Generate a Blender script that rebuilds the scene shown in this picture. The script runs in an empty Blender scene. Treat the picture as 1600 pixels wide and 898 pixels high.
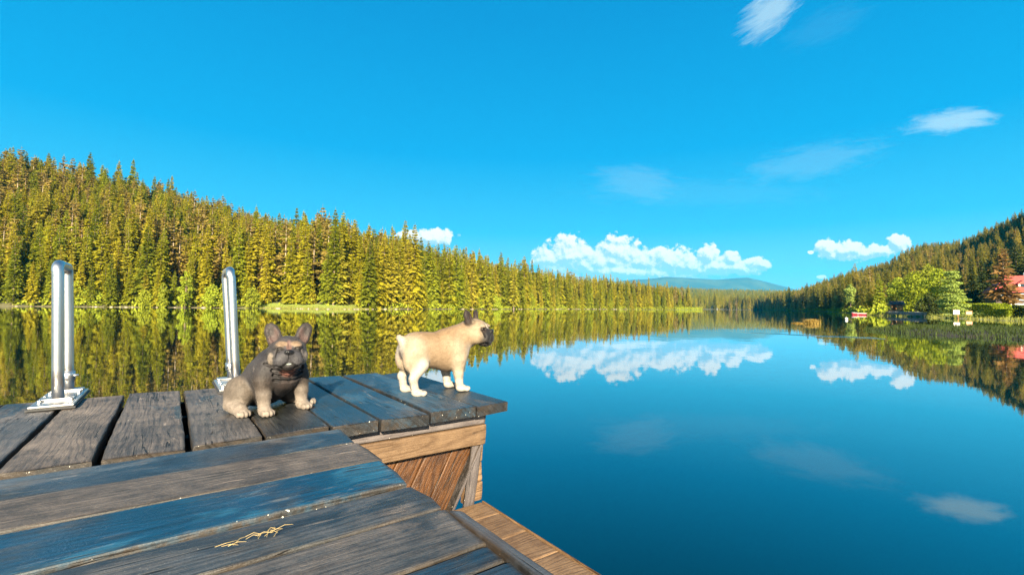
import bpy, bmesh, math, random
import numpy as np
from math import radians as R, sin, cos, pi, atan, atan2, hypot
from mathutils import Vector, Matrix, Euler

sc = bpy.context.scene
COL = sc.collection
# ------------------------------------------------------------------ camera
cd = bpy.data.cameras.new("camera"); cam = bpy.data.objects.new("camera", cd); COL.objects.link(cam)
cd.sensor_width = 36; cd.lens = 36 * 720 / 1600; cd.clip_start = .05; cd.clip_end = 40000
PITCH, ROLL = atan(30 / 720), .01
cam.matrix_world = Matrix.Translation((0, 0, 1)) @ Matrix.Rotation(pi / 2 + PITCH, 4, 'X') @ Matrix.Rotation(ROLL, 4, 'Z')
sc.camera = cam
# ------------------------------------------------------------------ render settings, exposure
sc.render.engine = 'CYCLES'
sc.view_settings.view_transform = 'Standard'; sc.view_settings.look = 'None'
sc.view_settings.gamma = 1; sc.view_settings.use_curve_mapping = False
EXPO = 2.4
sc.view_settings.exposure = EXPO
cy = sc.cycles
cy.use_denoising = True; cy.denoising_input_passes = 'RGB_ALBEDO_NORMAL'; cy.denoising_prefilter = 'NONE'; cy.max_bounces = 6; cy.diffuse_bounces = 2; cy.glossy_bounces = 4
cy.transmission_bounces = 3; cy.transparent_max_bounces = 8; cy.volume_bounces = 0; cy.sample_clamp_indirect = 6
# ------------------------------------------------------------------ node helper
class NT:
    def __init__(s, tree): s.t = tree
    def n(s, typ, ins=None, out=0, **props):
        nd = s.t.nodes.new(typ)
        for k, v in props.items(): setattr(nd, k, v)
        for k, v in (ins or {}).items(): s.set(nd.inputs[k], v)
        return nd.outputs[out] if len(nd.outputs) else nd
    def set(s, sock, v):
        if isinstance(v, bpy.types.NodeSocket): s.t.links.new(v, sock)
        elif v is not None:
            if sock.type == 'RGBA' and len(v) == 3: v = (*v, 1)
            sock.default_value = v
    def m(s, op, a, b=None, c=None, clamp=False):
        ins = {0: a}
        if b is not None: ins[1] = b
        if c is not None: ins[2] = c
        return s.n('ShaderNodeMath', ins, operation=op, use_clamp=clamp)
    def v(s, op, a, b=None, out=0):
        ins = {0: a}
        if b is not None: ins[1] = b
        return s.n('ShaderNodeVectorMath', ins, out=out, operation=op)
    def mix(s, f, a, b, blend='MIX'):
        nd = s.t.nodes.new('ShaderNodeMix'); nd.data_type = 'RGBA'; nd.blend_type = blend; nd.clamp_factor = True
        s.set(nd.inputs[0], f); s.set(nd.inputs[6], a); s.set(nd.inputs[7], b); return nd.outputs[2]
    def ramp(s, f, stops, interp='LINEAR'):
        nd = s.t.nodes.new('ShaderNodeValToRGB'); cr = nd.color_ramp; cr.interpolation = interp
        while len(cr.elements) < len(stops): cr.elements.new(.5)
        for e, (p, c) in zip(cr.elements, stops):
            e.position = p; e.color = (c, c, c, 1) if not hasattr(c, '__len__') else (*c, 1)
        s.set(nd.inputs[0], f); return nd.outputs[0]
    def noise(s, vec, scale, detail=4, rough=.55, dist=0, out=0):
        return s.n('ShaderNodeTexNoise', {'Vector': vec, 'Scale': scale, 'Detail': detail, 'Roughness': rough, 'Distortion': dist}, out=out)
    def ss(s, a, lo, hi):
        return s.n('ShaderNodeMapRange', {'Value': a, 'From Min': lo, 'From Max': hi}, interpolation_type='SMOOTHSTEP')
    def comb(s, x, y, z): return s.n('ShaderNodeCombineXYZ', {0: x, 1: y, 2: z})
    def sep(s, v): nd = s.t.nodes.new('ShaderNodeSeparateXYZ'); s.set(nd.inputs[0], v); return nd.outputs
    def attr(s, name, out=0): return s.n('ShaderNodeAttribute', out=out, attribute_name=name)

def material(name):
    m = bpy.data.materials.new(name); m.use_nodes = True; m.node_tree.nodes.clear(); return m, NT(m.node_tree)
def principled(N, col, rough=.6, bump=None, bs=.3, bd=.01, **kw):
    ins = {'Base Color': col, 'Roughness': rough}; ins.update(kw)
    if bump is not None: ins['Normal'] = N.n('ShaderNodeBump', {'Height': bump, 'Strength': bs, 'Distance': bd})
    b = N.n('ShaderNodeBsdfPrincipled', ins); N.n('ShaderNodeOutputMaterial', {'Surface': b}); return b
def simple(name, col, rough=.6, nscale=6, var=.25, metal=0, bump=.2):
    m, N = material(name); co = N.n('ShaderNodeTexCoord', out=3)
    nz = N.noise(co, nscale, 5, .6)
    c = N.mix(N.ss(nz, .3, .7), tuple(x * (1 - var) for x in col), tuple(min(1, x * (1 + var)) for x in col))
    principled(N, c, rough, nz, bump, .01, Metallic=metal); return m

# ------------------------------------------------------------------ world: sky with clouds
SUN_AZ, SUN_EL = R(171), R(25)            # azimuth clockwise from +Y (behind the camera, to the right)
w = bpy.data.worlds.new("World"); sc.world = w; w.use_nodes = True
w.node_tree.nodes.clear(); N = NT(w.node_tree)
sky = N.n('ShaderNodeTexSky', sky_type='NISHITA', sun_disc=False, sun_elevation=SUN_EL, sun_rotation=SUN_AZ)
d = N.v('NORMALIZE', N.n('ShaderNodeTexCoord', out=0)); dx, dy, dz = N.sep(d)
el = N.m('ARCSINE', dz)
K = .5 ** EXPO / .1                                # display value -> value before strength .1 at exposure 1
grad = N.ramp(N.m('DIVIDE', el, 1.5708, clamp=True), [
    (0, (.44, .75, .90)), (.045, (.24, .65, .88)), (.10, (.05, .52, .86)), (.20, (.0, .38, .80)), (.36, (.0, .285, .67)), (1, (.0, .13, .42))])
grad = N.v('SCALE', grad); grad.node.inputs[3].default_value = K
skyc = N.mix(.985, N.mix(1, sky, (.8, 1.1, 1.25), 'MULTIPLY'), grad)
front = N.ss(dy, .02, .1); iy = N.m('DIVIDE', 7.2, N.m('MAXIMUM', dy, .02))
U, V = N.m('MULTIPLY', dx, iy), N.m('MULTIPLY', dz, iy)
P = N.comb(U, V, 0)
def blob_field(P, blobs):
    acc = None
    for (x, y, rx, ry) in blobs:
        cu, cv = (x - 800) / 100, (479 + (x - 800) * .01 - y) / 100
        q = N.v('MULTIPLY', N.v('SUBTRACT', P, (cu, cv, 0)), (100 / rx, 100 / ry, 0))
        f = N.m('SUBTRACT', 1, N.v('LENGTH', q, out=1))
        acc = f if acc is None else N.m('SMOOTH_MAX', acc, f, .25)
    return acc
CUM = [(856, 404, 30, 24), (891, 402, 50, 42), (930, 410, 50, 32), (968, 400, 44, 38), (1005, 412, 44, 30), (1047, 408, 40, 30),
       (1078, 416, 40, 24), (1106, 398, 24, 22), (1120, 416, 46, 20), (1142, 404, 20, 15), (1165, 418, 40, 15), (1191, 412, 19, 15), (985, 424, 150, 22),
       (1297, 389, 26, 20), (1325, 390, 38, 22), (1352, 396, 26, 11), (1378, 390, 30, 13), (1407, 379, 24, 16), 
       (1268, 394, 6, 4), (1284, 433, 9, 5), (672, 370, 46, 16), (640, 366, 30, 10)]
def cum(P):
    f = blob_field(P, CUM); f0 = f
    nz = N.noise(P, 4.2, 8, .60, .3); vo = N.n('ShaderNodeTexVoronoi', {'Vector': P, 'Scale': 9.0}, feature='SMOOTH_F1')
    n2 = N.noise(P, 13.0, 5, .6, .2); f = N.m('ADD', f, N.m('MULTIPLY', N.m('SUBTRACT', n2, .5), .7))
    return N.m('MINIMUM', N.m('ADD', N.m('MULTIPLY', f0, 3), .30), N.m('ADD', f, N.m('ADD', N.m('MULTIPLY', N.m('SUBTRACT', nz, .5), 1.0), N.m('MULTIPLY', N.m('SUBTRACT', .42, vo), .6))))
c0 = cum(P); c1 = cum(N.v('ADD', P, (.035, .06, 0)))
a = N.ss(c0, .06, .32)
lit = N.m('ADD', .35, N.m('MULTIPLY', N.m('SUBTRACT', c0, c1), 1.9))
lit = N.m('ADD', lit, N.m('MULTIPLY', N.m('SUBTRACT', V, .72), .7), clamp=True)
ccol = N.ramp(lit, [(0, (.46, .66, .80)), (.3, (.64, .77, .85)), (.6, (.92, .92, .91)), (1, (1.12, 1.06, .98))])
ccol = N.v('SCALE', ccol); ccol.node.inputs[3].default_value = K * 1.12
skyc = N.mix(N.m('MULTIPLY', N.m('MULTIPLY', a, front), N.ss(V, .30, .62)), skyc, ccol)
wl = None
for (x, y, rx, ry, am, sl) in [(1500, 184, 92, 24, .62, .10), (1470, 190, 60, 14, .3, .25), (1207, 8, 60, 50, .6, .6), (1300, 30, 90, 40, .03, .4),
                               (1000, 285, 90, 38, .15, -.1), (1270, 250, 150, 36, .14, .2), (1100, 300, 260, 30, .05, 0)]:
    cu, cv = (x - 800) / 100, (479 + (x - 800) * .01 - y) / 100
    q = N.v('SUBTRACT', P, (cu, cv, 0)); qx, qy, _ = N.sep(q)
    q2 = N.comb(N.m('MULTIPLY', qx, 100 / rx), N.m('MULTIPLY', N.m('SUBTRACT', qy, N.m('MULTIPLY', qx, sl)), 100 / ry), 0)
    st = N.noise(N.comb(N.m('MULTIPLY', qx, 2.2), N.m('MULTIPLY', N.m('SUBTRACT', qy, N.m('MULTIPLY', qx, sl)), 9), x * .01), 1.0, 6, .6, .6)
    f = N.m('MULTIPLY', N.ss(N.m('ADD', N.m('SUBTRACT', 1, N.v('LENGTH', q2, out=1)), N.m('MULTIPLY', N.m('SUBTRACT', st, .5), 1.1)), .05, .75), am)
    wl = f if wl is None else N.m('MAXIMUM', wl, f)
wc = (.66 * K, .88 * K, .96 * K)
skyc = N.mix(N.m('MULTIPLY', wl, front), skyc, wc)
bg = N.n('ShaderNodeBackground', {'Color': skyc, 'Strength': .1}); N.n('ShaderNodeOutputWorld', {'Surface': bg})
w.cycles.sampling_method = 'MANUAL'; w.cycles.sample_map_resolution = 512
# ------------------------------------------------------------------ sun
sl = bpy.data.lights.new("sun", 'SUN'); sl.energy = 5.0; sl.angle = R(.5); sl.color = (1, .86, .62)
sun = bpy.data.objects.new("sun", sl); COL.objects.link(sun)
SD = Vector((sin(SUN_AZ) * cos(SUN_EL), cos(SUN_AZ) * cos(SUN_EL), sin(SUN_EL)))
sun.rotation_euler = SD.to_track_quat('Z', 'Y').to_euler()

# ------------------------------------------------------------------ object helpers
def tag(o, label=None, cat=None, group=None, kind=None):
    if label: o['label'] = label
    if cat: o['category'] = cat
    if group: o['group'] = group
    if kind: o['kind'] = kind
    return o
def empty(name, loc, rz=0, scale=None):
    o = bpy.data.objects.new(name, None); COL.objects.link(o); o.location = loc; o.rotation_euler = (0, 0, rz)
    if scale: o.scale = scale
    o.empty_display_size = .1
    return o
def link(name, me, mat=None, parent=None):
    o = bpy.data.objects.new(name, me); COL.objects.link(o)
    if mat is not None:
        if not me.materials: me.materials.append(mat)
    if parent is not None: o.parent = parent
    return o
def npmesh(name, V, F, smooth=False, mats=None, mi=None):
    """V (n,3); F list/array of quads or tris (array) or list of tuples"""
    me = bpy.data.meshes.new(name)
    V = np.asarray(V, np.float32)
    if isinstance(F, np.ndarray):
        k = F.shape[1]; F = F.astype(np.int32)
        me.vertices.add(len(V)); me.vertices.foreach_set('co', V.ravel())
        me.loops.add(F.size); me.loops.foreach_set('vertex_index', F.ravel())
        me.polygons.add(len(F)); me.polygons.foreach_set('loop_start', np.arange(0, F.size, k, dtype=np.int32))
        me.update(calc_edges=True); me.validate()
    else:
        me.from_pydata([tuple(map(float, v)) for v in V], [], [tuple(map(int, f)) for f in F])
    if smooth: me.polygons.foreach_set('use_smooth', np.ones(len(me.polygons), bool))
    for m in mats or []: me.materials.append(m)
    if mi is not None: me.polygons.foreach_set('material_index', np.asarray(mi, np.int32))
    me.update(); return me
class MB:
    """collects boxes, bars, tubes, prisms into one mesh"""
    def __init__(s): s.bm = bmesh.new()
    def box(s, x0, x1, y0, y1, z0, z1, M=None, bev=0):
        r = bmesh.ops.create_cube(s.bm, size=1)
        vs = r['verts']
        for v in vs: v.co = Vector(((x0 + x1) / 2 + v.co.x * (x1 - x0), (y0 + y1) / 2 + v.co.y * (y1 - y0), (z0 + z1) / 2 + v.co.z * (z1 - z0)))
        if bev:
            es = list({e for v in vs for e in v.link_edges})
            o = bmesh.ops.bevel(s.bm, geom=es, offset=bev, segments=2, affect='EDGES', profile=.5); vs = list({v for f in o['faces'] for v in f.verts} | {v for v in vs if v.is_valid})
        if M is not None: bmesh.ops.transform(s.bm, matrix=M, verts=vs)
        return s
    def prism(s, pts, axis, a, b):
        """polygon pts (2-D) extruded along axis 0/1/2 from a to b"""
        def mk(p, c): q = list(p); q.insert(axis, c); return s.bm.verts.new(q)
        A = [mk(p, a) for p in pts]; B = [mk(p, b) for p in pts]; n = len(pts)
        s.bm.faces.new(A); s.bm.faces.new(B[::-1])
        for i in range(n): s.bm.faces.new((A[i], B[i], B[(i + 1) % n], A[(i + 1) % n]))
        return s
    def tube(s, pts, r, n=14, caps=True):
        pts = [Vector(p) for p in pts]; rs = r if hasattr(r, '__len__') else [r] * len(pts); rings = []
        up = None
        for i, p in enumerate(pts):
            t = (pts[min(i + 1, len(pts) - 1)] - pts[max(i - 1, 0)]).normalized()
            if up is None: up = t.orthogonal().normalized()
            up = (up - t * up.dot(t)).normalized(); sd = t.cross(up)
            rings.append([s.bm.verts.new(p + (up * cos(2 * pi * k / n) + sd * sin(2 * pi * k / n)) * rs[i]) for k in range(n)])
        for A, B in zip(rings, rings[1:]):
            for k in range(n): s.bm.faces.new((A[k], A[(k + 1) % n], B[(k + 1) % n], B[k]))
        if caps: s.bm.faces.new(rings[0][::-1]); s.bm.faces.new(rings[-1])
        return s
    def ell(s, c, r, seg=16, rings=10, M=None):
        o = bmesh.ops.create_uvsphere(s.bm, u_segments=seg, v_segments=rings, radius=1)
        for v in o['verts']: v.co = Vector((c[0] + v.co.x * r[0], c[1] + v.co.y * r[1], c[2] + v.co.z * r[2]))
        return s
    def build(s, name, mat, parent=None, smooth=False):
        bmesh.ops.recalc_face_normals(s.bm, faces=s.bm.faces)
        me = bpy.data.meshes.new(name); s.bm.to_mesh(me); s.bm.free()
        if smooth: me.shade_smooth()
        return link(name, me, mat, parent)
rng = np.random.default_rng(7); random.seed(7)
def vnoise(x, y, seed=0):
    """cheap smooth value noise, vectorised"""
    x = np.asarray(x, float); y = np.asarray(y, float); xi = np.floor(x); yi = np.floor(y); fx = x - xi; fy = y - yi
    fx = fx * fx * (3 - 2 * fx); fy = fy * fy * (3 - 2 * fy)
    def h(a, b): q = np.sin(a * 127.1 + b * 311.7 + seed * 74.7) * 43758.5453; return q - np.floor(q)
    return (h(xi, yi) * (1 - fx) + h(xi + 1, yi) * fx) * (1 - fy) + (h(xi, yi + 1) * (1 - fx) + h(xi + 1, yi + 1) * fx) * fy
def sstep(a, lo, hi): t = np.clip((a - lo) / (hi - lo), 0, 1); return t * t * (3 - 2 * t)

# ------------------------------------------------------------------ terrain
LAKE = np.array([(-260, -60), (-190, 20), (-140, 75), (-112, 100), (-98, 104), (-87, 106), (-72, 111), (-61, 114), (-55, 110), (-44, 106), (-38, 109), (-35, 117), (-28, 135), (-20, 150),
                 (5, 190), (35, 250), (80, 300), (119, 330), (150, 362), (154, 376), (146, 400), (150, 450), (200, 560), (246, 616), (330, 618), (318, 575), (292, 540),
                 (219, 350), (160, 232), (100, 134), (76, 101), (69, 86), (66, 75), (60, 62), (52, 47), (49, 30), (52, 5), (60, -45)], float)
def lake_dist(x, y):
    """signed distance to the shoreline, negative in the water"""
    d = np.full(x.shape, 1e9); ins = np.zeros(x.shape, bool)
    for (ax, ay), (bx, by) in zip(LAKE, np.roll(LAKE, -1, 0)):
        ex, ey = bx - ax, by - ay; t = np.clip(((x - ax) * ex + (y - ay) * ey) / (ex * ex + ey * ey), 0, 1)
        d = np.minimum(d, np.hypot(x - ax - t * ex, y - ay - t * ey))
        c = ((ay > y) != (by > y)) & (x < (bx - ax) * (y - ay) / (by - ay + 1e-12) + ax); ins ^= c
    return np.where(ins, -d, d)
LR = np.array([(-400, 44), (0, 39), (100, 37), (200, 34), (260, 31), (350, 25), (450, 16), (600, 14), (700, 8), (800, 4), (900, 2), (1060, 1), (1100, 1)], float)
RR = np.array([(1150, 3), (1180, 4), (1250, 13), (1300, 21), (1350, 25), (1400, 30), (1450, 36), (1500, 45), (1550, 51), (1600, 55), (1750, 66), (2100, 76)], float)
def zt(x, y):
    x = np.asarray(x, float); y = np.asarray(y, float); d = lake_dist(x, y)
    u = 800 + 720 * x / np.maximum(y, 8.)
    left = (u < 1125) & (y < 640)
    bank = np.where(d > 0, .05 + .25 * sstep(d, 0, 4) , np.maximum(-3, d * .25) - .05)
    hl = np.interp(u, LR[:, 0], LR[:, 1]) * np.clip((d - 3) / 90, 0, 1) ** 1.05
    gard = sstep(u, 1370, 1450) * sstep(y, 20, 40)
    hr = np.interp(u, RR[:, 0], RR[:, 1]) * sstep(d, 5 + 45 * gard * (1 - sstep(y, 130, 190)), 85 + 45 * gard * (1 - sstep(y, 130, 190)) + 70 * sstep(u, 1420, 1520))
    hr = hr + gard * np.clip((d - 4) / 11, 0, 3.2) * 1.0
    hr = hr * sstep(y, 25, 75)
    far = 75 * sstep(y, 640, 1900) * (1 - .25 * sstep(u, 900, 1150))
    h = np.where(left, hl, np.where(y < 640, hr, far + hr * .2))
    back = sstep(-y, -5, 60)
    h = h * (1 - back) + back * 3
    return bank + np.where(d > 0, h + (vnoise(x * .06, y * .06, 3) - .5) * 1.6 * sstep(d, 6, 30), 0)
def axis_pts(stops):
    out = []
    for (a, b, st) in stops: out += list(np.arange(a, b, st))
    return np.array(out + [stops[-1][1]], float)
gx = axis_pts([(-5000, -600, 400), (-600, -200, 25), (-200, 140, 2.6), (140, 360, 6), (360, 800, 25), (800, 6000, 400)])
gy = axis_pts([(-2500, -100, 300), (-100, 20, 8), (20, 200, 2.6), (200, 660, 6), (660, 2000, 60), (2000, 7400, 600)])
X, Y = np.meshgrid(gx, gy); Z = zt(X, Y)
nx, ny = len(gx), len(gy); idx = np.arange(nx * ny).reshape(ny, nx)
F = np.stack([idx[:-1, :-1], idx[:-1, 1:], idx[1:, 1:], idx[1:, :-1]], -1).reshape(-1, 4)
mt, N = material("ground_mat"); pos = N.n('ShaderNodeNewGeometry'); px_, py_, pz_ = N.sep(pos)
n1 = N.noise(pos, .35, 5, .6); n2 = N.noise(pos, 3, 4, .6)
forest = N.mix(N.ss(n1, .35, .65), (.045, .05, .015), (.09, .08, .03))
grass = N.mix(N.ss(n2, .3, .7), (.13, .18, .02), (.22, .26, .03))
gm = N.m('MAXIMUM', N.attr('lawn', 2), 0)
colr = N.mix(gm, forest, grass)
shore = N.m('MULTIPLY', N.m('SUBTRACT', 1, N.ss(N.m('ADD', pz_, N.m('MULTIPLY', n2, .3)), .12, .30)), 1)
colr = N.mix(shore, colr, N.mix(n2, (.07, .055, .03), (.26, .21, .13)))
principled(N, colr, .85, n2, .5, .15)
me = npmesh("ground", np.stack([X, Y, Z], -1).reshape(-1, 3), F, True, [mt])
d_ = lake_dist(X, Y); u_ = 800 + 720 * X / np.maximum(Y, 8.)
lawn = np.maximum((u_ > 1370) * (d_ < 46) * (Y > 5) * (Y < 130), ((u_ > 395) & (u_ < 560) & (d_ < 9) & (Y < 135)) * 1.0) * (d_ > -1)
lawn = np.maximum(lawn, (Y > 300) & (Y < 400) & (X > 110) & (X < 165) & (d_ < 16) & (d_ > -1))
at = me.attributes.new('lawn', 'FLOAT', 'POINT'); at.data.foreach_set('value', lawn.ravel().astype(np.float32))
tag(link("ground", me), kind='structure')

# ------------------------------------------------------------------ water
mw, N = material("water_mat"); pos = N.n('ShaderNodeNewGeometry')
amp = N.m('ADD', .25, N.ss(N.noise(pos, .06, 3, .5), .4, .7))
h = N.m('ADD', N.m('MULTIPLY', N.noise(pos, 1.6, 3, .5), .6), N.m('MULTIPLY', N.noise(N.v('ADD', pos, (5, 9, 0)), .55, 2, .5), 1.0))
h = N.m('MULTIPLY', h, amp)
sx, sy, sz_ = N.sep(pos)
wk = None
for (x0, y0, x1, y1, ww, am) in [(9.6, 19.6, 13.6, 16.9, .10, 9), (10.6, 18.2, 13.4, 16.3, .09, 6), (11.8, 17.4, 13.2, 16.2, .08, 5)]:
    ex, ey = x1 - x0, y1 - y0; L = hypot(ex, ey); ex /= L; ey /= L
    rx, ry = N.m('SUBTRACT', sx, x0), N.m('SUBTRACT', sy, y0)
    tt = N.m('ADD', N.m('MULTIPLY', rx, ex), N.m('MULTIPLY', ry, ey)); dd = N.m('SUBTRACT', N.m('MULTIPLY', ry, ex), N.m('MULTIPLY', rx, ey))
    g = N.m('EXPONENT', N.m('MULTIPLY', N.m('MULTIPLY', dd, dd), -1 / ww ** 2))
    g = N.m('MULTIPLY', N.m('MULTIPLY', g, am), N.m('MULTIPLY', N.ss(tt, 0, L * .4), N.m('SUBTRACT', 1, N.ss(tt, L * .8, L))))
    wk = g if wk is None else N.m('ADD', wk, g)
h = N.m('ADD', h, wk)
nrm = N.n('ShaderNodeBump', {'Height': h, 'Strength': 1.0, 'Distance': .0036})
cosi = N.m('SUBTRACT', 1, N.n('ShaderNodeLayerWeight', {'Blend': .5, 'Normal': nrm}, out=1))
fres = N.m('ADD', .0, N.m('MULTIPLY', 1.06, N.m('POWER', N.m('SUBTRACT', 1, cosi, clamp=True), 2.95)))
dif = N.n('ShaderNodeBsdfDiffuse', {'Color': (.0, .005, .008, 1)})
glo = N.n('ShaderNodeBsdfGlossy', {'Color': (.97, .99, 1, 1), 'Roughness': .022, 'Normal': nrm})
N.n('ShaderNodeOutputMaterial', {'Surface': N.n('ShaderNodeMixShader', {0: fres, 1: dif, 2: glo})})
tag(link("water", npmesh("water", [(-600, -200, 0), (900, -200, 0), (900, 900, 0), (-600, 900, 0)], [(0, 1, 2, 3)]), mw), kind='structure')

# ------------------------------------------------------------------ far mountain
mx = np.linspace(-2500, 7500, 140); my = np.linspace(4300, 7600, 44); X, Y = np.meshgrid(mx, my)
prof = np.array([(300, 8), (700, 22), (900, 26), (960, 42), (1040, 51), (1090, 48), (1120, 47), (1152, 50), (1170, 51), (1200, 44), (1226, 37), (1290, 24), (1400, 14), (1700, 8)], float)
u_ = 800 + 720 * X / Y
Z = np.interp(u_, prof[:, 0], prof[:, 1]) / 720 * 6200 * np.exp(-((Y - 6200) / 900) ** 2)
Z2 = np.interp(u_, [300, 900, 1050, 1110, 1180, 1300, 1600], [10, 26, 33, 36, 27, 14, 6]) / 720 * 5000 * np.exp(-((Y - 5000) / 420) ** 2)
Z = np.maximum(Z, Z2) + (vnoise(X / 260, Y / 260, 5) - .5) * 26 * sstep(Z, 20, 150) - 15
nx, ny = len(mx), len(my); idx = np.arange(nx * ny).reshape(ny, nx)
F = np.stack([idx[:-1, :-1], idx[:-1, 1:], idx[1:, 1:], idx[1:, :-1]], -1).reshape(-1, 4)
mm, N = material("mountain_mat"); pos = N.n('ShaderNodeNewGeometry')
principled(N, N.mix(N.ss(N.noise(pos, .004, 6, .6), .4, .65), (.015, .03, .022), (.035, .05, .025)), .9)
tag(link("mountain", npmesh("mountain", np.stack([X, Y, Z], -1).reshape(-1, 3), F, True, [mm])), kind='structure')
# ------------------------------------------------------------------ haze
hb = MB().box(-6000, 9000, -4000, 7700, -20, 640).build("haze", None); tag(hb, kind='stuff')
mh, N = material("haze_mat")
N.n('ShaderNodeOutputMaterial', {'Volume': N.n('ShaderNodeVolumePrincipled', {'Color': (.0, .50, .95, 1), 'Density': .00007, 'Anisotropy': .0})})
hb.data.materials.append(mh)

# ------------------------------------------------------------------ wood materials
def wood(name, dark, light, blue=(.03, .12, .2), wet=True, ring=.5, rough=.6, grime_shade=True, sat=1):
    m, N = material(name)
    uv = N.n('ShaderNodeUVMap', uv_map='grain'); tint = N.attr('tint'); tr, tg, tb = N.n('ShaderNodeSeparateColor', {0: tint}), None, None
    sepn = tr.node; tr, tg, tb = sepn.outputs
    edge = N.attr('edge', 2); pos = N.n('ShaderNodeTexCoord', out=3)
    gx_, gy_, _ = N.sep(uv)
    warp = N.noise(N.comb(N.m('MULTIPLY', gx_, 1.6), N.m('MULTIPLY', gy_, 4), 0), 1, 3, .5)
    ga = N.comb(N.m('MULTIPLY', gx_, 4.5), N.m('ADD', N.m('MULTIPLY', gy_, 95), N.m('MULTIPLY', warp, 2.5)), 0)
    g1 = N.noise(ga, 1, 6, .7); g2 = N.noise(N.comb(N.m('MULTIPLY', gx_, 22), N.m('MULTIPLY', gy_, 520), 0), 1, 3, .65)
    rs_ = N.m('SINE', N.m('ADD', N.m('MULTIPLY', gy_, 260), N.m('MULTIPLY', N.noise(N.comb(N.m('MULTIPLY', gx_, 1.5), N.m('MULTIPLY', gy_, 7), 7.7), 1, 2, .45), 62)))
    rn = N.m('SUBTRACT', 1, N.m('POWER', N.m('ADD', .5, N.m('MULTIPLY', rs_, .5)), 3.5))
    crk = N.noise(N.comb(N.m('MULTIPLY', gx_, 1.3), N.m('ADD', N.m('MULTIPLY', gy_, 38), N.m('MULTIPLY', warp, 2)), 3.3), 1, 2, .5)
    crk = N.m('SUBTRACT', 1, N.ss(N.m('ABSOLUTE', N.m('SUBTRACT', crk, .5)), .004, .022))
    crk = N.m('MULTIPLY', crk, N.ss(N.noise(uv, 4.5, 2, .5), .52, .62))
    kv = N.n('ShaderNodeTexVoronoi', {'Vector': N.comb(N.m('MULTIPLY', gx_, 2.6), N.m('MULTIPLY', gy_, 6.5), 0), 'Scale': 1.0})
    knot = N.m('SUBTRACT', 1, N.ss(kv, .03, .10))
    tone = N.m('ADD', N.m('MULTIPLY', g1, .7), N.m('MULTIPLY', N.m('SUBTRACT', rn, .7), ring * .6))
    tone = N.m('ADD', N.m('ADD', tone, N.m('MULTIPLY', N.m('SUBTRACT', g2, .5), .55)), N.m('MULTIPLY', N.m('SUBTRACT', N.noise(uv, 3.1, 4, .6), .5), .75))
    g3 = N.noise(pos, 150, 4, .75); g4 = N.noise(pos, 17, 5, .65)
    tone = N.m('ADD', tone, N.m('ADD', N.m('MULTIPLY', N.m('SUBTRACT', g3, .5), .42), N.m('MULTIPLY', N.m('SUBTRACT', g4, .5), .55)))
    c = N.mix(N.ss(tone, .04, .86), dark, light)
    c = N.mix(N.m('MULTIPLY', tr, N.ss(N.m('ADD', N.m('MULTIPLY', N.noise(uv, 4, 4, .6), .9), N.m('MULTIPLY', g1, .35)), .38, .66)), c, N.mix(N.ss(g1, .3, .7), tuple(x * .55 for x in blue), tuple(x * 1.4 for x in blue)))  # blue of sky reflection and open shade put into the base colour
    scf = N.m('MULTIPLY', N.ss(N.noise(N.comb(N.m('MULTIPLY', gx_, 7), N.m('MULTIPLY', gy_, 40), 4.1), 1, 4, .7), .58, .74), N.ss(N.noise(N.comb(N.m('MULTIPLY', gx_, 2.2), N.m('MULTIPLY', gy_, 5), 9.3), 1, 3, .6), .46, .62)); c = N.mix(N.m('MULTIPLY', scf, .7 if wet else .25), c, tuple(min(1, x * 1.9) for x in light))
    c = N.mix(knot, c, tuple(x * .35 for x in dark)); c = N.mix(crk, c, tuple(x * .12 for x in dark))
    bri = N.v('SCALE', c); N.set(bri.node.inputs[3], tb); c = bri
    wet_shade = None
    if wet:
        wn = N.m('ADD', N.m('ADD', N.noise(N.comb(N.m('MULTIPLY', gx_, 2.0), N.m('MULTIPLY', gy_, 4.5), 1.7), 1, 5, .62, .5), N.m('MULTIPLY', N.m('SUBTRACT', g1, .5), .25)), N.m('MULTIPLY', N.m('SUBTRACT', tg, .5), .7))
        wet_shade = N.m('MULTIPLY', N.ss(wn, .49, .56), N.m('SUBTRACT', 1, edge))
        c = N.mix(N.m('MULTIPLY', wet_shade, .9), c, N.mix(1, c, (.30, .42, .52), 'MULTIPLY'))  # wet boards darken here; the bluish tone also stands in for deck shade
    if grime_shade:
        gr = N.noise(pos, 34, 5, .7)
        em = N.m('MULTIPLY', edge, N.m('ADD', .72, N.m('MULTIPLY', N.ss(gr, .38, .58), .28))); c = N.mix(N.m('MULTIPLY', em, .97), c, N.mix(N.ss(N.noise(pos, 12, 3), .4, .6), (.0025, .0017, .001), (.017, .0095, .0035)))  # edge grime, blackened so sunlit plank sides read as shaded gaps
        wsp = N.ss(N.noise(pos, 95, 2, .5), .72, .75); wsp = N.m('MULTIPLY', wsp, N.ss(N.m('ADD', N.noise(pos, 3.1, 3), N.m('MULTIPLY', edge, .22)), .60, .72))
        c = N.mix(wsp, c, (.62, .58, .50))
    rg = N.m('ADD', rough, N.m('MULTIPLY', N.m('SUBTRACT', g1, .5), .3))
    if wet: rg = N.m('ADD', N.m('MULTIPLY', N.m('SUBTRACT', 1, wet_shade), rg), N.m('MULTIPLY', wet_shade, N.m('ADD', .24, N.m('MULTIPLY', g1, .24))))
    hgt = N.m('SUBTRACT', N.m('ADD', N.m('ADD', N.m('MULTIPLY', N.m('ADD', g1, N.m('MULTIPLY', g3, .55)), 1.0), N.m('MULTIPLY', g2, .5)), N.m('MULTIPLY', rn, .25)), N.m('MULTIPLY', crk, 1.6))
    principled(N, c, rg, hgt, .7, .0034, **{'Specular IOR Level': .55 if wet else .4}); return m
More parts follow.
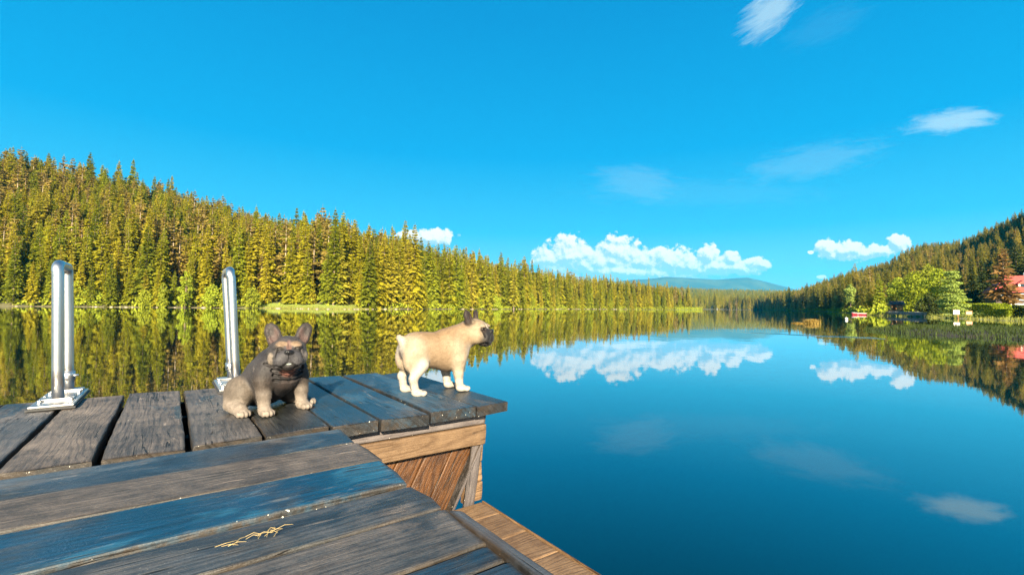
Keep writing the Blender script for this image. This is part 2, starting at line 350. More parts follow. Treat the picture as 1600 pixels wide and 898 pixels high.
W_DECK = wood("deck_wood", (.014, .011, .009), (.165, .128, .102), (.003, .055, .105), ring=.16)
W_GREY = wood("grey_wood", (.055, .044, .044), (.15, .128, .122), wet=False, ring=.2, rough=.7)
W_TAN = wood("tan_wood", (.07, .037, .016), (.195, .122, .066), wet=False, ring=.25, rough=.65, grime_shade=False)
W_ORNG = wood("orange_wood", (.026, .009, .002), (.115, .044, .009), wet=False, ring=.45, rough=.5, grime_shade=False)
W_DARK = wood("dark_wood", (.02, .016, .012), (.06, .05, .04), wet=False, rough=.8)

class Planks:
    """boards gathered in one mesh, each with its own grain offset, tint and worn edges"""
    def __init__(s): s.V, s.F, s.UV, s.T, s.E, s.k = [], [], [], [], [], 0
    def add(s, o, ax, L, wd, th, tint=(0, .5, 1), n=26, wob=.0013, seed=None, wide=(0, 1, 0), chip=.004, warp=.003):
        """o: near-left-top corner; ax: direction of length; wide: direction of width; thickness goes to -normal"""
        rg = np.random.default_rng(100 + (seed if seed is not None else s.k)); s.k += 1
        o = np.array(o, float); ax = np.array(ax, float); wide = np.array(wide, float); nm = np.cross(ax, wide); nm /= np.linalg.norm(nm)
        r = min(.0035, th * .2)
        q3 = min(.011, wd * .2); prof = [(0, -th), (0, -r * 1.5), (r * .4, -r * .5), (r * 1.5, 0), (q3, .0002), (wd * .4, .0004), (wd * .6, .0004), (wd - q3, .0002), (wd - r * 1.5, 0), (wd - r * .4, -r * .5), (wd, -r * 1.5), (wd, -th)]
        eg = [1, 1, .85, .3, 0, 0, 0, 0, .3, .85, 1, 1]; m = len(prof); base = len(s.V)
        ph = rg.uniform(0, 6.28, 8); du, dv = rg.uniform(0, 40), rg.uniform(0, 40); curve = rg.normal(0, warp * .6)
        ts = np.concatenate([[0, .004], np.linspace(.012, L - .012, n - 4), [L - .004, L]])
        for i, t in enumerate(ts):
            endd = 1.0 if i in (0, len(ts) - 1) else (.5 if i in (1, len(ts) - 2) else 0)
            for j, (a, b) in enumerate(prof):
                side = -1 if j < 3 else (1 if j > 8 else 0)
                wv = wob * (sin(t * 7 + ph[0] + side) + .6 * sin(t * 17 + ph[1] + 2 * side) + .5 * sin(t * 41 + ph[2] + side)) * (side != 0) + rg.normal(0, wob * .25) * (side != 0)
                zz = b + warp * sin(t * 2.1 + ph[3]) + curve * (a / wd - .5) * 2 - (endd * r * .7 if b > -r * .9 else 0)
                tt = t + (rg.normal(0, chip * .4) + chip * sin(a * 40 + ph[4]) if endd == 1 else 0)
                s.V.append(o + ax * tt + wide * (a + wv) + nm * zz); s.UV.append((t + du, a + dv + (-b if j in (0, m - 1) else 0))); s.T.append(tint)
                s.E.append(max(eg[j], endd))
        q = len(ts)
        for i in range(q - 1):
            for j in range(m):
                a = base + i * m + j; b = base + i * m + (j + 1) % m
                s.F.append((a, b, b + m, a + m))
        s.F.append(tuple(base + j for j in range(m))[::-1]); s.F.append(tuple(base + (q - 1) * m + j for j in range(m)))
        return s
    def build(s, name, mat, parent=None):
        me = bpy.data.meshes.new(name); me.from_pydata([tuple(v) for v in s.V], [], s.F)
        bm = bmesh.new(); bm.from_mesh(me); bmesh.ops.recalc_face_normals(bm, faces=bm.faces); bm.to_mesh(me); bm.free()
        uv = me.uv_layers.new(name='grain'); li = np.empty(len(me.loops), np.int32); me.loops.foreach_get('vertex_index', li)
        uv.data.foreach_set('uv', np.array(s.UV, np.float32)[li].ravel())
        at = me.attributes.new('tint', 'FLOAT_COLOR', 'POINT'); at.data.foreach_set('color', np.concatenate([np.array(s.T, np.float32), np.ones((len(s.T), 1), np.float32)], 1).ravel())
        at = me.attributes.new('edge', 'FLOAT', 'POINT'); at.data.foreach_set('value', np.array(s.E, np.float32))
        return link(name, me, mat, parent)

# ------------------------------------------------------------------ the dock (dock frame: s along the near planks, t away from the camera)
ZD = .55
dock = empty("wooden_dock", (0, 0, 0), R(36.5))
tag(dock, "weathered L-shaped wooden bathing dock with wet grey and blue planks over the lake", "dock")
pk = Planks()     # far planks, running away from the camera
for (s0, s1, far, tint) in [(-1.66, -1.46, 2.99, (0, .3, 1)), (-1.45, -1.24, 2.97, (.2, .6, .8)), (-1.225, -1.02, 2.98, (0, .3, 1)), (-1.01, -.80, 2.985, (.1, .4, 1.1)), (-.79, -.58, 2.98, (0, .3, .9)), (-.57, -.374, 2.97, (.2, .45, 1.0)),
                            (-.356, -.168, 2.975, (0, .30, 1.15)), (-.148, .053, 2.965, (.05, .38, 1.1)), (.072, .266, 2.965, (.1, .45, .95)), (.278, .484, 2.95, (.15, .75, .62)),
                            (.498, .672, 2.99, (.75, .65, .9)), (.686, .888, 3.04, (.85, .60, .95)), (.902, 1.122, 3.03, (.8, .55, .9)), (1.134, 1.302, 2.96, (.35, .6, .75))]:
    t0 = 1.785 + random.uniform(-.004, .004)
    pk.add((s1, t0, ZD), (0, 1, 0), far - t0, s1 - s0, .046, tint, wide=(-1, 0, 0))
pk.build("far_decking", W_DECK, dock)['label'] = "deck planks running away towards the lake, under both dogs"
pk = Planks()     # near planks, running left to right
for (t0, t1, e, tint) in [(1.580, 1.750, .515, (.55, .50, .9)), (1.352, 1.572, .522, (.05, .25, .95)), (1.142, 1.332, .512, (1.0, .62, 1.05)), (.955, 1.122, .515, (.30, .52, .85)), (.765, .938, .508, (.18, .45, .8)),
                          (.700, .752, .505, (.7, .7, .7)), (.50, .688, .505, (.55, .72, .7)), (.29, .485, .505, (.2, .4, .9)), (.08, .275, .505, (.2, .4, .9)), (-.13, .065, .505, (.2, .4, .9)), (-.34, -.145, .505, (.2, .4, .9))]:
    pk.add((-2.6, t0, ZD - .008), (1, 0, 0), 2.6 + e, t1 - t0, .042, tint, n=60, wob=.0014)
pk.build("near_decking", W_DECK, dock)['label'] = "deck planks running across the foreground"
pk = Planks(); pk.add((.545, -.4, ZD - .006), (0, 1, 0), 1.318, .034, .022, (.25, .5, .62), wide=(-1, 0, 0), n=30); pk.build("edge_strip", W_GREY, dock)
# end beams below the far planks
Planks().add((.30, 1.848, .446), (1, 0, 0), .918, .056, .05, (0, .5, .95), wide=(0, 0, 1), n=14, wob=.001, chip=.001).build("upper_beam", W_GREY, dock)
Planks().add((.30, 1.845, .352), (1, 0, 0), .918, .092, .05, (0, .5, .80), wide=(0, 0, 1), n=14, wob=.001, chip=.001).build("lower_beam", W_TAN, dock)
# slanting boards of the skirt, parallel to the brace at the right
sl_ = Vector((.150, 0, .275)).normalized(); pw = Vector((-sl_.z, 0, sl_.x))
pk = Planks()
for k in range(6):
    o = Vector((1.222 - k * .133, 1.909, .362)) - sl_ * .36
    pk.add(o, tuple(sl_), .362, .113, .022, (0, .5, random.uniform(.8, 1.1)), wide=tuple(pw), n=10, wob=.0008, chip=.0005, warp=.0005)
pk.build("skirt_boards", W_ORNG, dock)
o = Vector((1.222, 1.862, .352)) - sl_ * .34
Planks().add(o, tuple(sl_), .338, .020, .05, (0, .5, 1.15), wide=tuple(pw), n=10, wob=.001, chip=.001).build("brace", W_GREY, dock)
pk = Planks(); o2 = Vector((1.171, 1.863, .060)); d2 = (Vector((1.219, 1.868, .350)) - o2).normalized()
pk.add(o2, tuple(d2), .292, .062, .010, (0, .5, .8), wide=(-d2.z, 0, d2.x), n=10, wob=.001, chip=.001).build("brace_board", W_GREY, dock)
pk = Planks()
for k, q in enumerate((1.125, 1.155, 1.19)): pk.add((q, 1.876, .082 + k * .090), (1, 0, 0), 1.222 - q, .085, .03, (0, .5, 1.2), wide=(0, 0, 1), n=8, wob=.001, chip=.001)
pk.build("riser_boards", W_TAN, dock)
pk = Planks()     # low walkway just above the water
t = -.62
while t < 1.86:
    wd = min(.195, 1.862 - t); pk.add((.40, t, .08), (1, 0, 0), .812, wd - .004, .03, (0, .5, random.uniform(.85, 1.15)), wide=(0, 1, 0), n=16, wob=.0012, chip=.0012, warp=.001); t += .195
pk.build("walkway_boards", W_TAN, dock)
pk = Planks(); pk.add((1.226, -.62, .086), (0, 1, 0), 2.482, .013, .06, (0, .5, 1.15), wide=(-1, 0, 0), n=20, wob=.0008, chip=.001); pk.build("walkway_edge", W_TAN, dock)
for (s0, s1) in [(1.17, 1.218)]:
    Planks().add((s1, 1.92, .50), (0, 1, 0), .98, s1 - s0, .15, (0, .5, .8), wide=(-1, 0, 0), n=14, wob=.001, chip=.001).build("side_beam", W_TAN, dock)
mb = MB()
for tt in (2.12, 2.5, 2.86): mb.box(-2.6, 1.16, tt, tt + .05, .37, .498)
for tt in (-.3, .45, 1.2, 1.64): mb.box(-2.6, .47, tt, tt + .05, .37, .496)
for ss_ in (-1.6, -.7, .2): mb.box(ss_, ss_ + .05, -.4, 2.9, .22, .366)
j = mb.build("joists", W_DARK, dock)
mb = MB()
for (a, b) in [(1.1, 2.88), (-.6, 2.85), (.34, .1), (-1.6, .1), (-1.6, 2.85)]: MB().tube([(a, b, -1.6), (a, b, .215)], .055).build("pile", W_DARK, dock, True)

# litter on the deck: two tufts of dry straw
straw, N = material("straw"); principled(N, (.26, .19, .08), .7)
def dk(s, t, z): th = R(36.5); return Vector((s * cos(th) - t * sin(th), s * sin(th) + t * cos(th), z))
for (s0, t0, nb, rad, lab) in [(.177, 1.035, 14, .028, "larger tuft of dry straw lying on a near deck plank"), (.105, 1.028, 6, .014, "smaller wisp of dry straw lying on a near deck plank")]:
    mb = MB()
    for k in range(nb):
        a = random.uniform(-.7, .7) + .5 * (k % 3 - 1); L = random.uniform(.015, .04); c = Vector((random.gauss(0, rad * .6), random.gauss(0, rad * .35), .003 + .0015 * (k % 4)))
        e = Vector((cos(a), sin(a), .05)) * L / 2; mid = c + Vector((0, random.uniform(-.006, .006), .003)); mb.tube([c - e, mid, c + e], [.0005, .0006, .0003], 5)
    o = mb.build("straw_tuft", straw); o.location = dk(s0, t0, ZD - .008); o.rotation_euler = (0, 0, R(36.5)); tag(o, lab, "straw")

# ------------------------------------------------------------------ handrails
ms, N = material("brushed_steel"); pos = N.n('ShaderNodeTexCoord', out=3); a_, b_, c_ = N.sep(pos)
br = N.noise(N.comb(N.m('MULTIPLY', a_, 20), N.m('MULTIPLY', b_, 20), N.m('MULTIPLY', c_, 240)), 1, 3, .6)
principled(N, (.50, .49, .48), N.m('ADD', .30, N.m('MULTIPLY', br, .14)), br, .08, .001, Metallic=1.0, Anisotropic=.3)
mrub = simple("black_rubber", (.02, .02, .022), .6)
def handrail(s, tf, tr, top, lean, label, pl, near):
    root = empty("ladder_handrail", dk(s, tf, ZD + .001), R(36.5)); tag(root, label, "handrail", "steel handrails of the bathing ladder")
    g = tr - tf; r = .0208; H_ = top - ZD; c = .038; path = [(0, 0, .022)]
    lx = lambda z: lean * z
    path += [(lx(z), 0, z) for z in (.15, .35, H_ - c - r)]
    for k in range(1, 7):
        a = pi - k * pi / 12; path.append((lx(H_), c + c * cos(a), H_ - r - c + c * sin(a)))
    for k in range(0, 7):
        a = pi / 2 - k * pi / 12; path.append((lx(H_), g - c + c * cos(a), H_ - r - c + c * sin(a)))
    path += [(lx(z), g, z) for z in (.35, .15)] + [(0, g, .022)]
    MB().tube(path, r, 22).build("tube", ms, root, True)
    MB().tube([(lx(.075), g, .070), (lx(.11), g, .112)], r + .005, 22).build("collar", ms, root, True)
    MB().tube([(lx(.09), g, .090), (lx(.09) + .038, g - .012, .092)], .006, 10).build("clamp_screw", ms, root, True)
    x0, x1, y0, y1 = pl
    MB().box(x0, x1, y0, y1, .008, .0165, bev=.002).build("base_plate", ms, root)
    MB().box(x0 - .006, x1 + .006, y0 - .008, y1 + .004, 0, .0075).build("rubber_pad", mrub, root)
    for yy in (0, g): MB().box(x0 + .014, x1 - .014, yy - .034, yy + .034, .017, .026, bev=.002).build("flange", ms, root)
    for yy in (-.05, .06, g - .06, g + .05 if y1 > g + .06 else g - .09):
        for xx in (x0 + .02, x1 - .02):
            if y0 + .01 < yy < y1 - .01: MB().tube([(xx, yy, .017), (xx, yy, .027)], .007, 6).build("bolt", ms, root)
handrail(-.388, 2.86, 3.12, 1.19, -.036, "steel ladder handrail standing alone at the left end of the dock, away from the dogs", (-.070, .070, -.15, .30), True)
handrail(.297, 2.87, 3.12, 1.20, -.07, "steel ladder handrail directly behind the seated grey dog", (-.085, .070, -.13, .27), False)

# ------------------------------------------------------------------ dogs: signed-distance bodies meshed by surface nets
def rotm(e): return np.array(Euler(tuple(R(a) for a in e)).to_matrix())
class SDF:
    def __init__(s): s.ops = []
    def cone(s, a, b, ra, rb, k=.02, col=None): s.ops.append(('c', np.array(a, float), np.array(b, float), ra, rb, k, col, 1)); return s
    def ell(s, c, r, e=(0, 0, 0), k=.02, col=None, sub=False, M=None):
        s.ops.append(('e', np.array(c, float), np.array(r, float), rotm(e) if M is None else M, None, k, col, -1 if sub else 1)); return s
    @staticmethod
    def dist(op, P):
        if op[0] == 'c':
            a, b, ra, rb = op[1:5]; ab = b - a; t = np.clip(((P - a) @ ab) / (ab @ ab), 0, 1)
            return np.linalg.norm(P - a - t[..., None] * ab, axis=-1) - (ra + (rb - ra) * t)
        c, r, M = op[1:4]; q = (P - c) @ M
        k0 = np.linalg.norm(q / r, axis=-1); k1 = np.linalg.norm(q / (r * r), axis=-1) + 1e-9
        return k0 * (k0 - 1) / k1
    @staticmethod
    def blend(D, d, k, sign):
        if sign > 0: h = np.clip(.5 + .5 * (D - d) / k, 0, 1); return D * (1 - h) + d * h - k * h * (1 - h)
        h = np.clip(.5 - .5 * (D + d) / k, 0, 1); return D * (1 - h) - d * h + k * h * (1 - h)
    def mesh(s, lo, hi, res):
        ax = [np.arange(lo[i], hi[i], res) for i in range(3)]; G = np.stack(np.meshgrid(*ax, indexing='ij'), -1).astype(np.float32)
        D = np.full(G.shape[:3], 1.0, np.float32)
        for op in s.ops:
            if op[0] == 'c': l_ = np.minimum(op[1] - op[3], op[2] - op[4]); h_ = np.maximum(op[1] + op[3], op[2] + op[4])
            else: ex = np.sqrt(((op[3] * op[2]) ** 2).sum(1)); l_, h_ = op[1] - ex, op[1] + ex
            m_ = op[5] + .012; sl_ = tuple(slice(max(0, int((l_[q] - m_ - lo[q]) / res)), max(1, int((h_[q] + m_ - lo[q]) / res) + 2)) for q in range(3))
            D[sl_] = s.blend(D[sl_], s.dist(op, G[sl_]), op[5], op[7])
        sg = D < 0; n = D.shape
        c = np.zeros((n[0] - 1, n[1] - 1, n[2] - 1), np.int32); acc = np.zeros(c.shape + (3,), np.float64); cnt = np.zeros(c.shape)
        offs = [(i, j, k) for i in (0, 1) for j in (0, 1) for k in (0, 1)]
        sl = lambda o: tuple(slice(o[i], n[i] - 1 + o[i]) for i in range(3))
        for o in offs:
            for axn in range(3):
                if o[axn]: continue
                o2 = list(o); o2[axn] = 1; A, B = D[sl(o)], D[sl(tuple(o2))]; x = (A < 0) != (B < 0)
                t = np.where(x, A / np.where(np.abs(A - B) < 1e-9, 1e-9, A - B), 0)
                for q in range(3): acc[..., q] += x * ((t if q == axn else o[q]))
                cnt += x
        act = cnt > 0; c[act] = np.arange(act.sum()); ii = np.argwhere(act)
        V = (ii + acc[act] / cnt[act][:, None]) * res + np.array(lo)
        Q = []
        for axn in range(3):
            b, d_ = [(1, 2), (2, 0), (0, 1)][axn]
            o2 = [0, 0, 0]; o2[axn] = 1
            A = sg[:n[0] - o2[0], :n[1] - o2[1], :n[2] - o2[2]]; B = sg[o2[0]:, o2[1]:, o2[2]:]
            e = np.argwhere(A != B); e = e[(e[:, b] > 0) & (e[:, d_] > 0) & (e[:, b] < n[b] - 1) & (e[:, d_] < n[d_] - 1)]
            inside = A[tuple(e.T)]; ub = np.eye(3, dtype=int)[b]; ud = np.eye(3, dtype=int)[d_]
            q = np.stack([c[tuple((e - ub - ud).T)], c[tuple((e - ud).T)], c[tuple(e.T)], c[tuple((e - ub).T)]], 1)
            q[~inside] = q[~inside][:, ::-1]; Q.append(q)
        return V, np.concatenate(Q)
    def colour(s, V, sig=.006):
        Wt = np.zeros(len(V)); Cc = np.zeros((len(V), 3))
        for op in s.ops:
            if op[6] is None or op[7] < 0: continue
            w_ = np.exp(-np.maximum(s.dist(op, V), -.02) / sig); Wt += w_; Cc += w_[:, None] * np.array(op[6])
        return Cc / np.maximum(Wt, 1e-12)[:, None]
def add_head(S, P, yaw, pitch, sc_, cols, roll=0, es=1.0):
    M = np.array((Euler((0, 0, R(yaw))).to_matrix() @ Euler((0, R(-pitch), 0)).to_matrix() @ Euler((R(roll), 0, 0)).to_matrix()))
    P = np.array(P, float)
    def T(p): return P + M @ (np.array(p, float) * sc_)
    def E(c, r, e=(0, 0, 0), k=.012, col=None, sub=False): S.ell(T(c), np.array(r) * sc_, M=M @ rotm(e), k=k, col=col, sub=sub)
    E((-.005, 0, .005), (.072, .070, .060), k=.03, col=cols['skull'])
    for y in (1, -1):
        E((.012, y * .044, -.024), (.050, .036, .042), col=cols['cheek'])
        E((.055, y * .031, -.037), (.034, .031, .040), k=.010, col=cols['muzzle'])
        E((.050, y * .034, .026), (.020, .020, .012), (0, 20, 0), k=.010, col=cols['brow'])
    E((.058, 0, -.016), (.035, .040, .030), k=.012, col=cols['muzzle'])
    E((.050, 0, -.064), (.034, .030, .018), k=.008, col=cols['chin'])
    E((.0885, 0, -.001), (.0105, .019, .012), k=.005, col=(.012, .011, .012))
    # folds: nose fold, centre line, beside the muzzle, mouth
    E((.074, 0, .022), (.014, .032, .004), (0, 25, 0), k=.006, sub=True)
    E((.072, 0, .030), (.02, .003, .016), k=.008, sub=True)
    E((.090, 0, -.034), (.014, .0022, .022), k=.004, sub=True)
    for y in (1, -1):
        E((.060, y * .050, -.010), (.030, .004, .022), (0, 30, y * 25), k=.006, sub=True)
        E((.066, y * .034, -.066), (.034, .022, .0028), (y * 26, 0, y * -24), k=.004, sub=True)
        E((.060, y * .036, .012), (.012, .013, .007), k=.006, sub=True)
        E((.052, y * .036, .011), (.010, .012, .0085), k=.002, col=cols['eye'])
        # bat ear, hollow in front
        E((-.018, y * (.064 - .012 * (1 - es)), .080 - .05 * (1 - es)), (.015, .033 * es, .054 * es), (y * -24, -6, y * 14), k=.010, col=cols['ear'])
        E((-.016, y * .056, .050), (.020, .026, .022), (y * -20, 0, 0), k=.014, col=cols['ear'])
        E((-.001, y * (.067 - .012 * (1 - es)), .081 - .05 * (1 - es)), (.012, .022 * es, .042 * es), (y * -24, -6, y * 14), k=.004, sub=True)
    return T, M
def paint(C, V, c, r, col, M=None, soft=.35, amt=1):
    q = (V - np.array(c)); q = q @ M if M is not None else q
    dd = np.linalg.norm(q / np.array(r), axis=1); wgt = amt * (1 - sstep(dd, 1 - soft, 1 + soft))
    C[:] = C * (1 - wgt[:, None]) + np.array(col) * wgt[:, None]
def glossy(V, pts, rad): return np.max([1 - sstep(np.linalg.norm(V - np.array(p), axis=1), rad * .7, rad) for p in pts], 0)
md, N = material("short_fur"); pos = N.n('ShaderNodeTexCoord', out=3)
fc = N.attr('coat'); f1 = N.noise(N.v('MULTIPLY', pos, (1, 1, .45)), 260, 3, .6); f2 = N.noise(pos, 38, 4, .6)
fcol = N.mix(N.ss(f2, .3, .7), N.mix(1, fc, (.88, .87, .86), 'MULTIPLY'), N.mix(1, fc, (1.08, 1.08, 1.08), 'MULTIPLY'))
fcol = N.mix(1, fcol, (.60, .60, .60), 'MULTIPLY'); fcol = N.mix(N.ss(f1, .3, .7), N.mix(1, fcol, (.88, .88, .88), 'MULTIPLY'), fcol)
glo_ = N.attr('gloss', 2); principled(N, fcol, N.m('SUBTRACT', .62, N.m('MULTIPLY', glo_, .5)), N.m('ADD', f1, N.m('MULTIPLY', f2, 1.6)), .5, .003, **{'Sheen Weight': .04, 'Sheen Roughness': .4, 'Specular IOR Level': .25})
def finish(S, name, lo, hi, res, col_fn, loc, rz, label):
    V, Q = S.mesh(lo, hi, res)
    # relax the net a little so that no voxel steps remain
    for _ in range(1):
        acc = np.zeros_like(V); cn = np.zeros(len(V))
        for a, b in ((0, 1), (1, 2), (2, 3), (3, 0)):
            np.add.at(acc, Q[:, a], V[Q[:, b]]); np.add.at(cn, Q[:, a], 1); np.add.at(acc, Q[:, b], V[Q[:, a]]); np.add.at(cn, Q[:, b], 1)
        V = V * .55 + .45 * acc / cn[:, None]
    V[:, 2] = np.maximum(V[:, 2], .0008)
    C = S.colour(V); gl = col_fn(C, V)
    # short fur: thin blades lying back along the coat
    rg = np.random.default_rng(5); a, b, c, e = (V[Q[:, i]] for i in range(4)); fn = np.cross(c - a, e - b); ar = np.linalg.norm(fn, axis=1); fn /= ar[:, None] + 1e-12
    fi = rg.choice(len(Q), 42000, p=ar / ar.sum()); u1, u2 = rg.random((2, len(fi), 1)); p = (a[fi] * (1 - u1) + b[fi] * u1) * (1 - u2) + (e[fi] * (1 - u1) + c[fi] * u1) * u2
    nn = fn[fi]; fl = np.array([-1, 0, -.55]) + rg.normal(0, .22, (len(fi), 3)); fl -= nn * (fl * nn).sum(1)[:, None]; fl /= np.linalg.norm(fl, axis=1)[:, None] + 1e-9
    L = rg.uniform(.005, .0105, (len(fi), 1)); sd = np.cross(nn, fl) * .00055; kk = (gl[Q[fi, 0]] < .3) & (p[:, 2] > .02); tip = p + fl * L + nn * L * rg.uniform(.10, .38, (len(fi), 1)); p = p - nn * .0006
    FV = np.stack([p - sd, p + sd, tip], 1)[kk].reshape(-1, 3); FC = np.repeat(C[Q[fi, 0]][kk] * rg.uniform(.6, 1.4, (kk.sum(), 1)), 3, axis=0)
    fm = npmesh("fur", FV, np.arange(len(FV)).reshape(-1, 3), False, [md]); fa = fm.attributes.new('coat', 'FLOAT_COLOR', 'POINT')
    fa.data.foreach_set('color', np.concatenate([np.clip(FC, 0, 1), np.ones((len(FC), 1))], 1).astype(np.float32).ravel())
    me = npmesh(name, V, Q, True, [md]); at = me.attributes.new('coat', 'FLOAT_COLOR', 'POINT')
    at.data.foreach_set('color', np.concatenate([np.clip(C, 0, 1), np.ones((len(C), 1))], 1).astype(np.float32).ravel())
    ga = me.attributes.new('gloss', 'FLOAT', 'POINT'); ga.data.foreach_set('value', gl.astype(np.float32))
    o = link(name, me); o.location = loc; o.rotation_euler = (0, 0, rz); tag(o, label, "dog"); link("fur", fm, parent=o); return o
def paw(S, x, y, yaw, col, z=.015, sc_=1.0):
    c_, s_ = cos(R(yaw)), sin(R(yaw))
    S.ell((x, y, z), (.030 * sc_, .026 * sc_, .019), (0, 0, yaw), .012, col)
    for k, (f, l) in enumerate(((.022, -.019), (.031, -.0068), (.031, .0068), (.022, .019))):
        S.ell((x + (f * c_ - l * s_) * sc_, y + (f * s_ + l * c_) * sc_, .0125), (.0145, .0082, .0125), (0, 0, yaw), .0035, col)
# -- standing fawn dog
FAWN, CREAM, WHITE = (.29, .20, .122), (.38, .30, .215), (.48, .43, .37)
S = SDF()
S.ell((.075, 0, .203), (.105, .090, .104), (0, 8, 0), .03, FAWN)
S.ell((-.01, 0, .217), (.125, .084, .094), (0, 0, 0), .03, FAWN)
S.ell((-.085, 0, .232), (.09, .074, .080), (0, 0, 0), .03, FAWN)
S.ell((-.125, 0, .232), (.075, .074, .076), (0, 0, 0), .03, CREAM)
S.ell((.135, 0, .205), (.055, .066, .075), (0, 0, 0), .03, WHITE)
S.cone((.075, 0, .250), (.190, -.015, .296), .082, .070, .03, FAWN)
for y in (1, -1):
    S.ell((-.135, y * .046, .195), (.064, .042, .084), (0, 14, 0), .025, CREAM)
    S.cone((-.108, y * .064, .150), (-.154, y * .068, .088), .036, .021, .02, WHITE)
    S.cone((-.154, y * .068, .088), (-.142, y * .069, .022), .020, .0185, .012, WHITE)
    paw(S, -.128, y * .071, -6 if y < 0 else 8, WHITE)
    S.ell((.098, y * .062, .195), (.052, .036, .080), (0, -8, 0), .025, CREAM)
    S.cone((.100, y * .068, .165), (.103, y * .068, .095), .036, .025, .02, CREAM)
    S.cone((.103, y * .068, .095), (.112, y * .067, .022), .024, .0195, .012, WHITE)
    paw(S, .126, y * .068, -8 if y < 0 else 10, WHITE)
S.cone((-.180, 0, .268), (-.203, .002, .290), .026, .014, .016, CREAM)
DK, HC = (.045, .036, .034), (.32, .24, .155)
T2, M2 = add_head(S, (.232, -.030, .312), -52, 2, 1.05, dict(skull=HC, cheek=HC, muzzle=(.018, .017, .018), brow=(.36, .28, .20), chin=(.06, .055, .05), eye=(.006, .005, .005), ear=(.03, .02, .018)), es=.82)
def col2(C, V):
    paint(C, V, (0, 0, .30), (.16, .07, .05), (.25, .155, .08), amt=.6)
    paint(C, V, (.15, 0, .21), (.05, .075, .09), WHITE, amt=.9)
    paint(C, V, (-.20, 0, .235), (.03, .045, .06), WHITE, amt=.8)
    paint(C, V, (-.20, 0, .195), (.03, .016, .03), (.12, .08, .07), amt=.8)
    paint(C, V, T2((.072, 0, -.026)), (.048, .060, .052), (.016, .015, .017), M2, amt=.97, soft=.2)
    paint(C, V, T2((.066, 0, .03)), (.03, .010, .022), WHITE, M2, amt=.8)
    for y in (1, -1):
        paint(C, V, T2((.056, y * .040, .008)), (.020, .022, .017), (.03, .021, .018), M2, amt=.9)
        paint(C, V, T2((.001, y * .065, .072)), (.012, .015, .029), (.16, .09, .07), M2, amt=.8)
        paint(C, V, T2((.056, y * .036, .011)), (.013, .011, .008), (.006, .005, .005), M2, soft=.1)
    paint(C, V, T2((.093, 0, -.001)), (.014, .019, .013), (.008, .008, .009), M2, soft=.1)
    return glossy(V, [T2((.056, y * .036, .011)) for y in (1, -1)] + [T2((.093, 0, -.001))], .013)
finish(S, "dog", (-.26, -.14, -.01), (.38, .14, .46), .0030, col2, (-.402, 2.445, ZD + .001), R(37),
       "fawn french bulldog with a dark muzzle standing at the far corner of the dock")
# -- seated grey dog
GREY, GDK, LEG = (.031, .028, .031), (.012, .010, .010), (.27, .222, .185)
S = SDF()
S.ell((-.045, 0, .158), (.078, .094, .084), (0, 0, 0), .03, GREY)
S.ell((-.105, 0, .135), (.105, .104, .098), (0, -22, 0), .03, GREY)
S.ell((-.165, 0, .088), (.085, .108, .084), (0, 0, 0), .03, GREY)
S.ell((-.008, 0, .158), (.052, .068, .062), (0, 0, 0), .025, GDK)
S.cone((-.045, 0, .190), (.012, -.004, .238), .088, .070, .03, GREY)
for y in (1, -1):
    S.ell((-.145, y * .112, .074), (.070, .046, .072), (0, 0, 0), .022, (.13, .105, .085) if y < 0 else GREY)
    S.cone((-.145, y * .132, .035), (-.070, y * .140, .022), .034, .024, .014, LEG)
    paw(S, -.052, y * .142, y * 14, LEG)
    S.ell((-.024, y * .078, .158), (.042, .034, .060), (0, 6, 0), .025, GREY)
    S.cone((-.014, y * .084, .135), (-.004, y * .083, .080), .034, .026, .014, (.06, .045, .036))
    S.cone((-.004, y * .083, .080), (.000, y * .082, .022), .026, .0215, .010, LEG)
    paw(S, .014, y * .083, y * 8, LEG, sc_=.95)
# loose skin: neck and chest folds
Sn = lambda p, q, r, k=.008: S.ops.append(('c', np.array(p, float), np.array(q, float), r, r, k, None, -1))
for (zz, xx, rr) in ((.188, .050, .006), (.168, .048, .0055), (.150, .044, .0055), (.130, .040, .005)):
    for i in range(6):
        a0, a1 = -1.25 + i * .42, -1.25 + (i + 1) * .42
        f = lambda a: (-.03 + (xx + .030) * cos(a), (xx + .038) * sin(a), zz + .014 * abs(a))
        Sn(f(a0), f(a1), rr)
for y in (1, -1):
    Sn((-.055, y * .110, .215), (-.030, y * .095, .150), .006); Sn((-.085, y * .108, .20), (-.07, y * .110, .14), .005)
HG = (.055, .050, .055)
T1, M1 = add_head(S, (.036, -.008, .254), -30, 4, .91, dict(skull=HG, cheek=(.05, .044, .042), muzzle=(.055, .052, .059), brow=(.11, .085, .07), chin=(.018, .015, .015), eye=(.01, .009, .009), ear=(.042, .034, .033)))
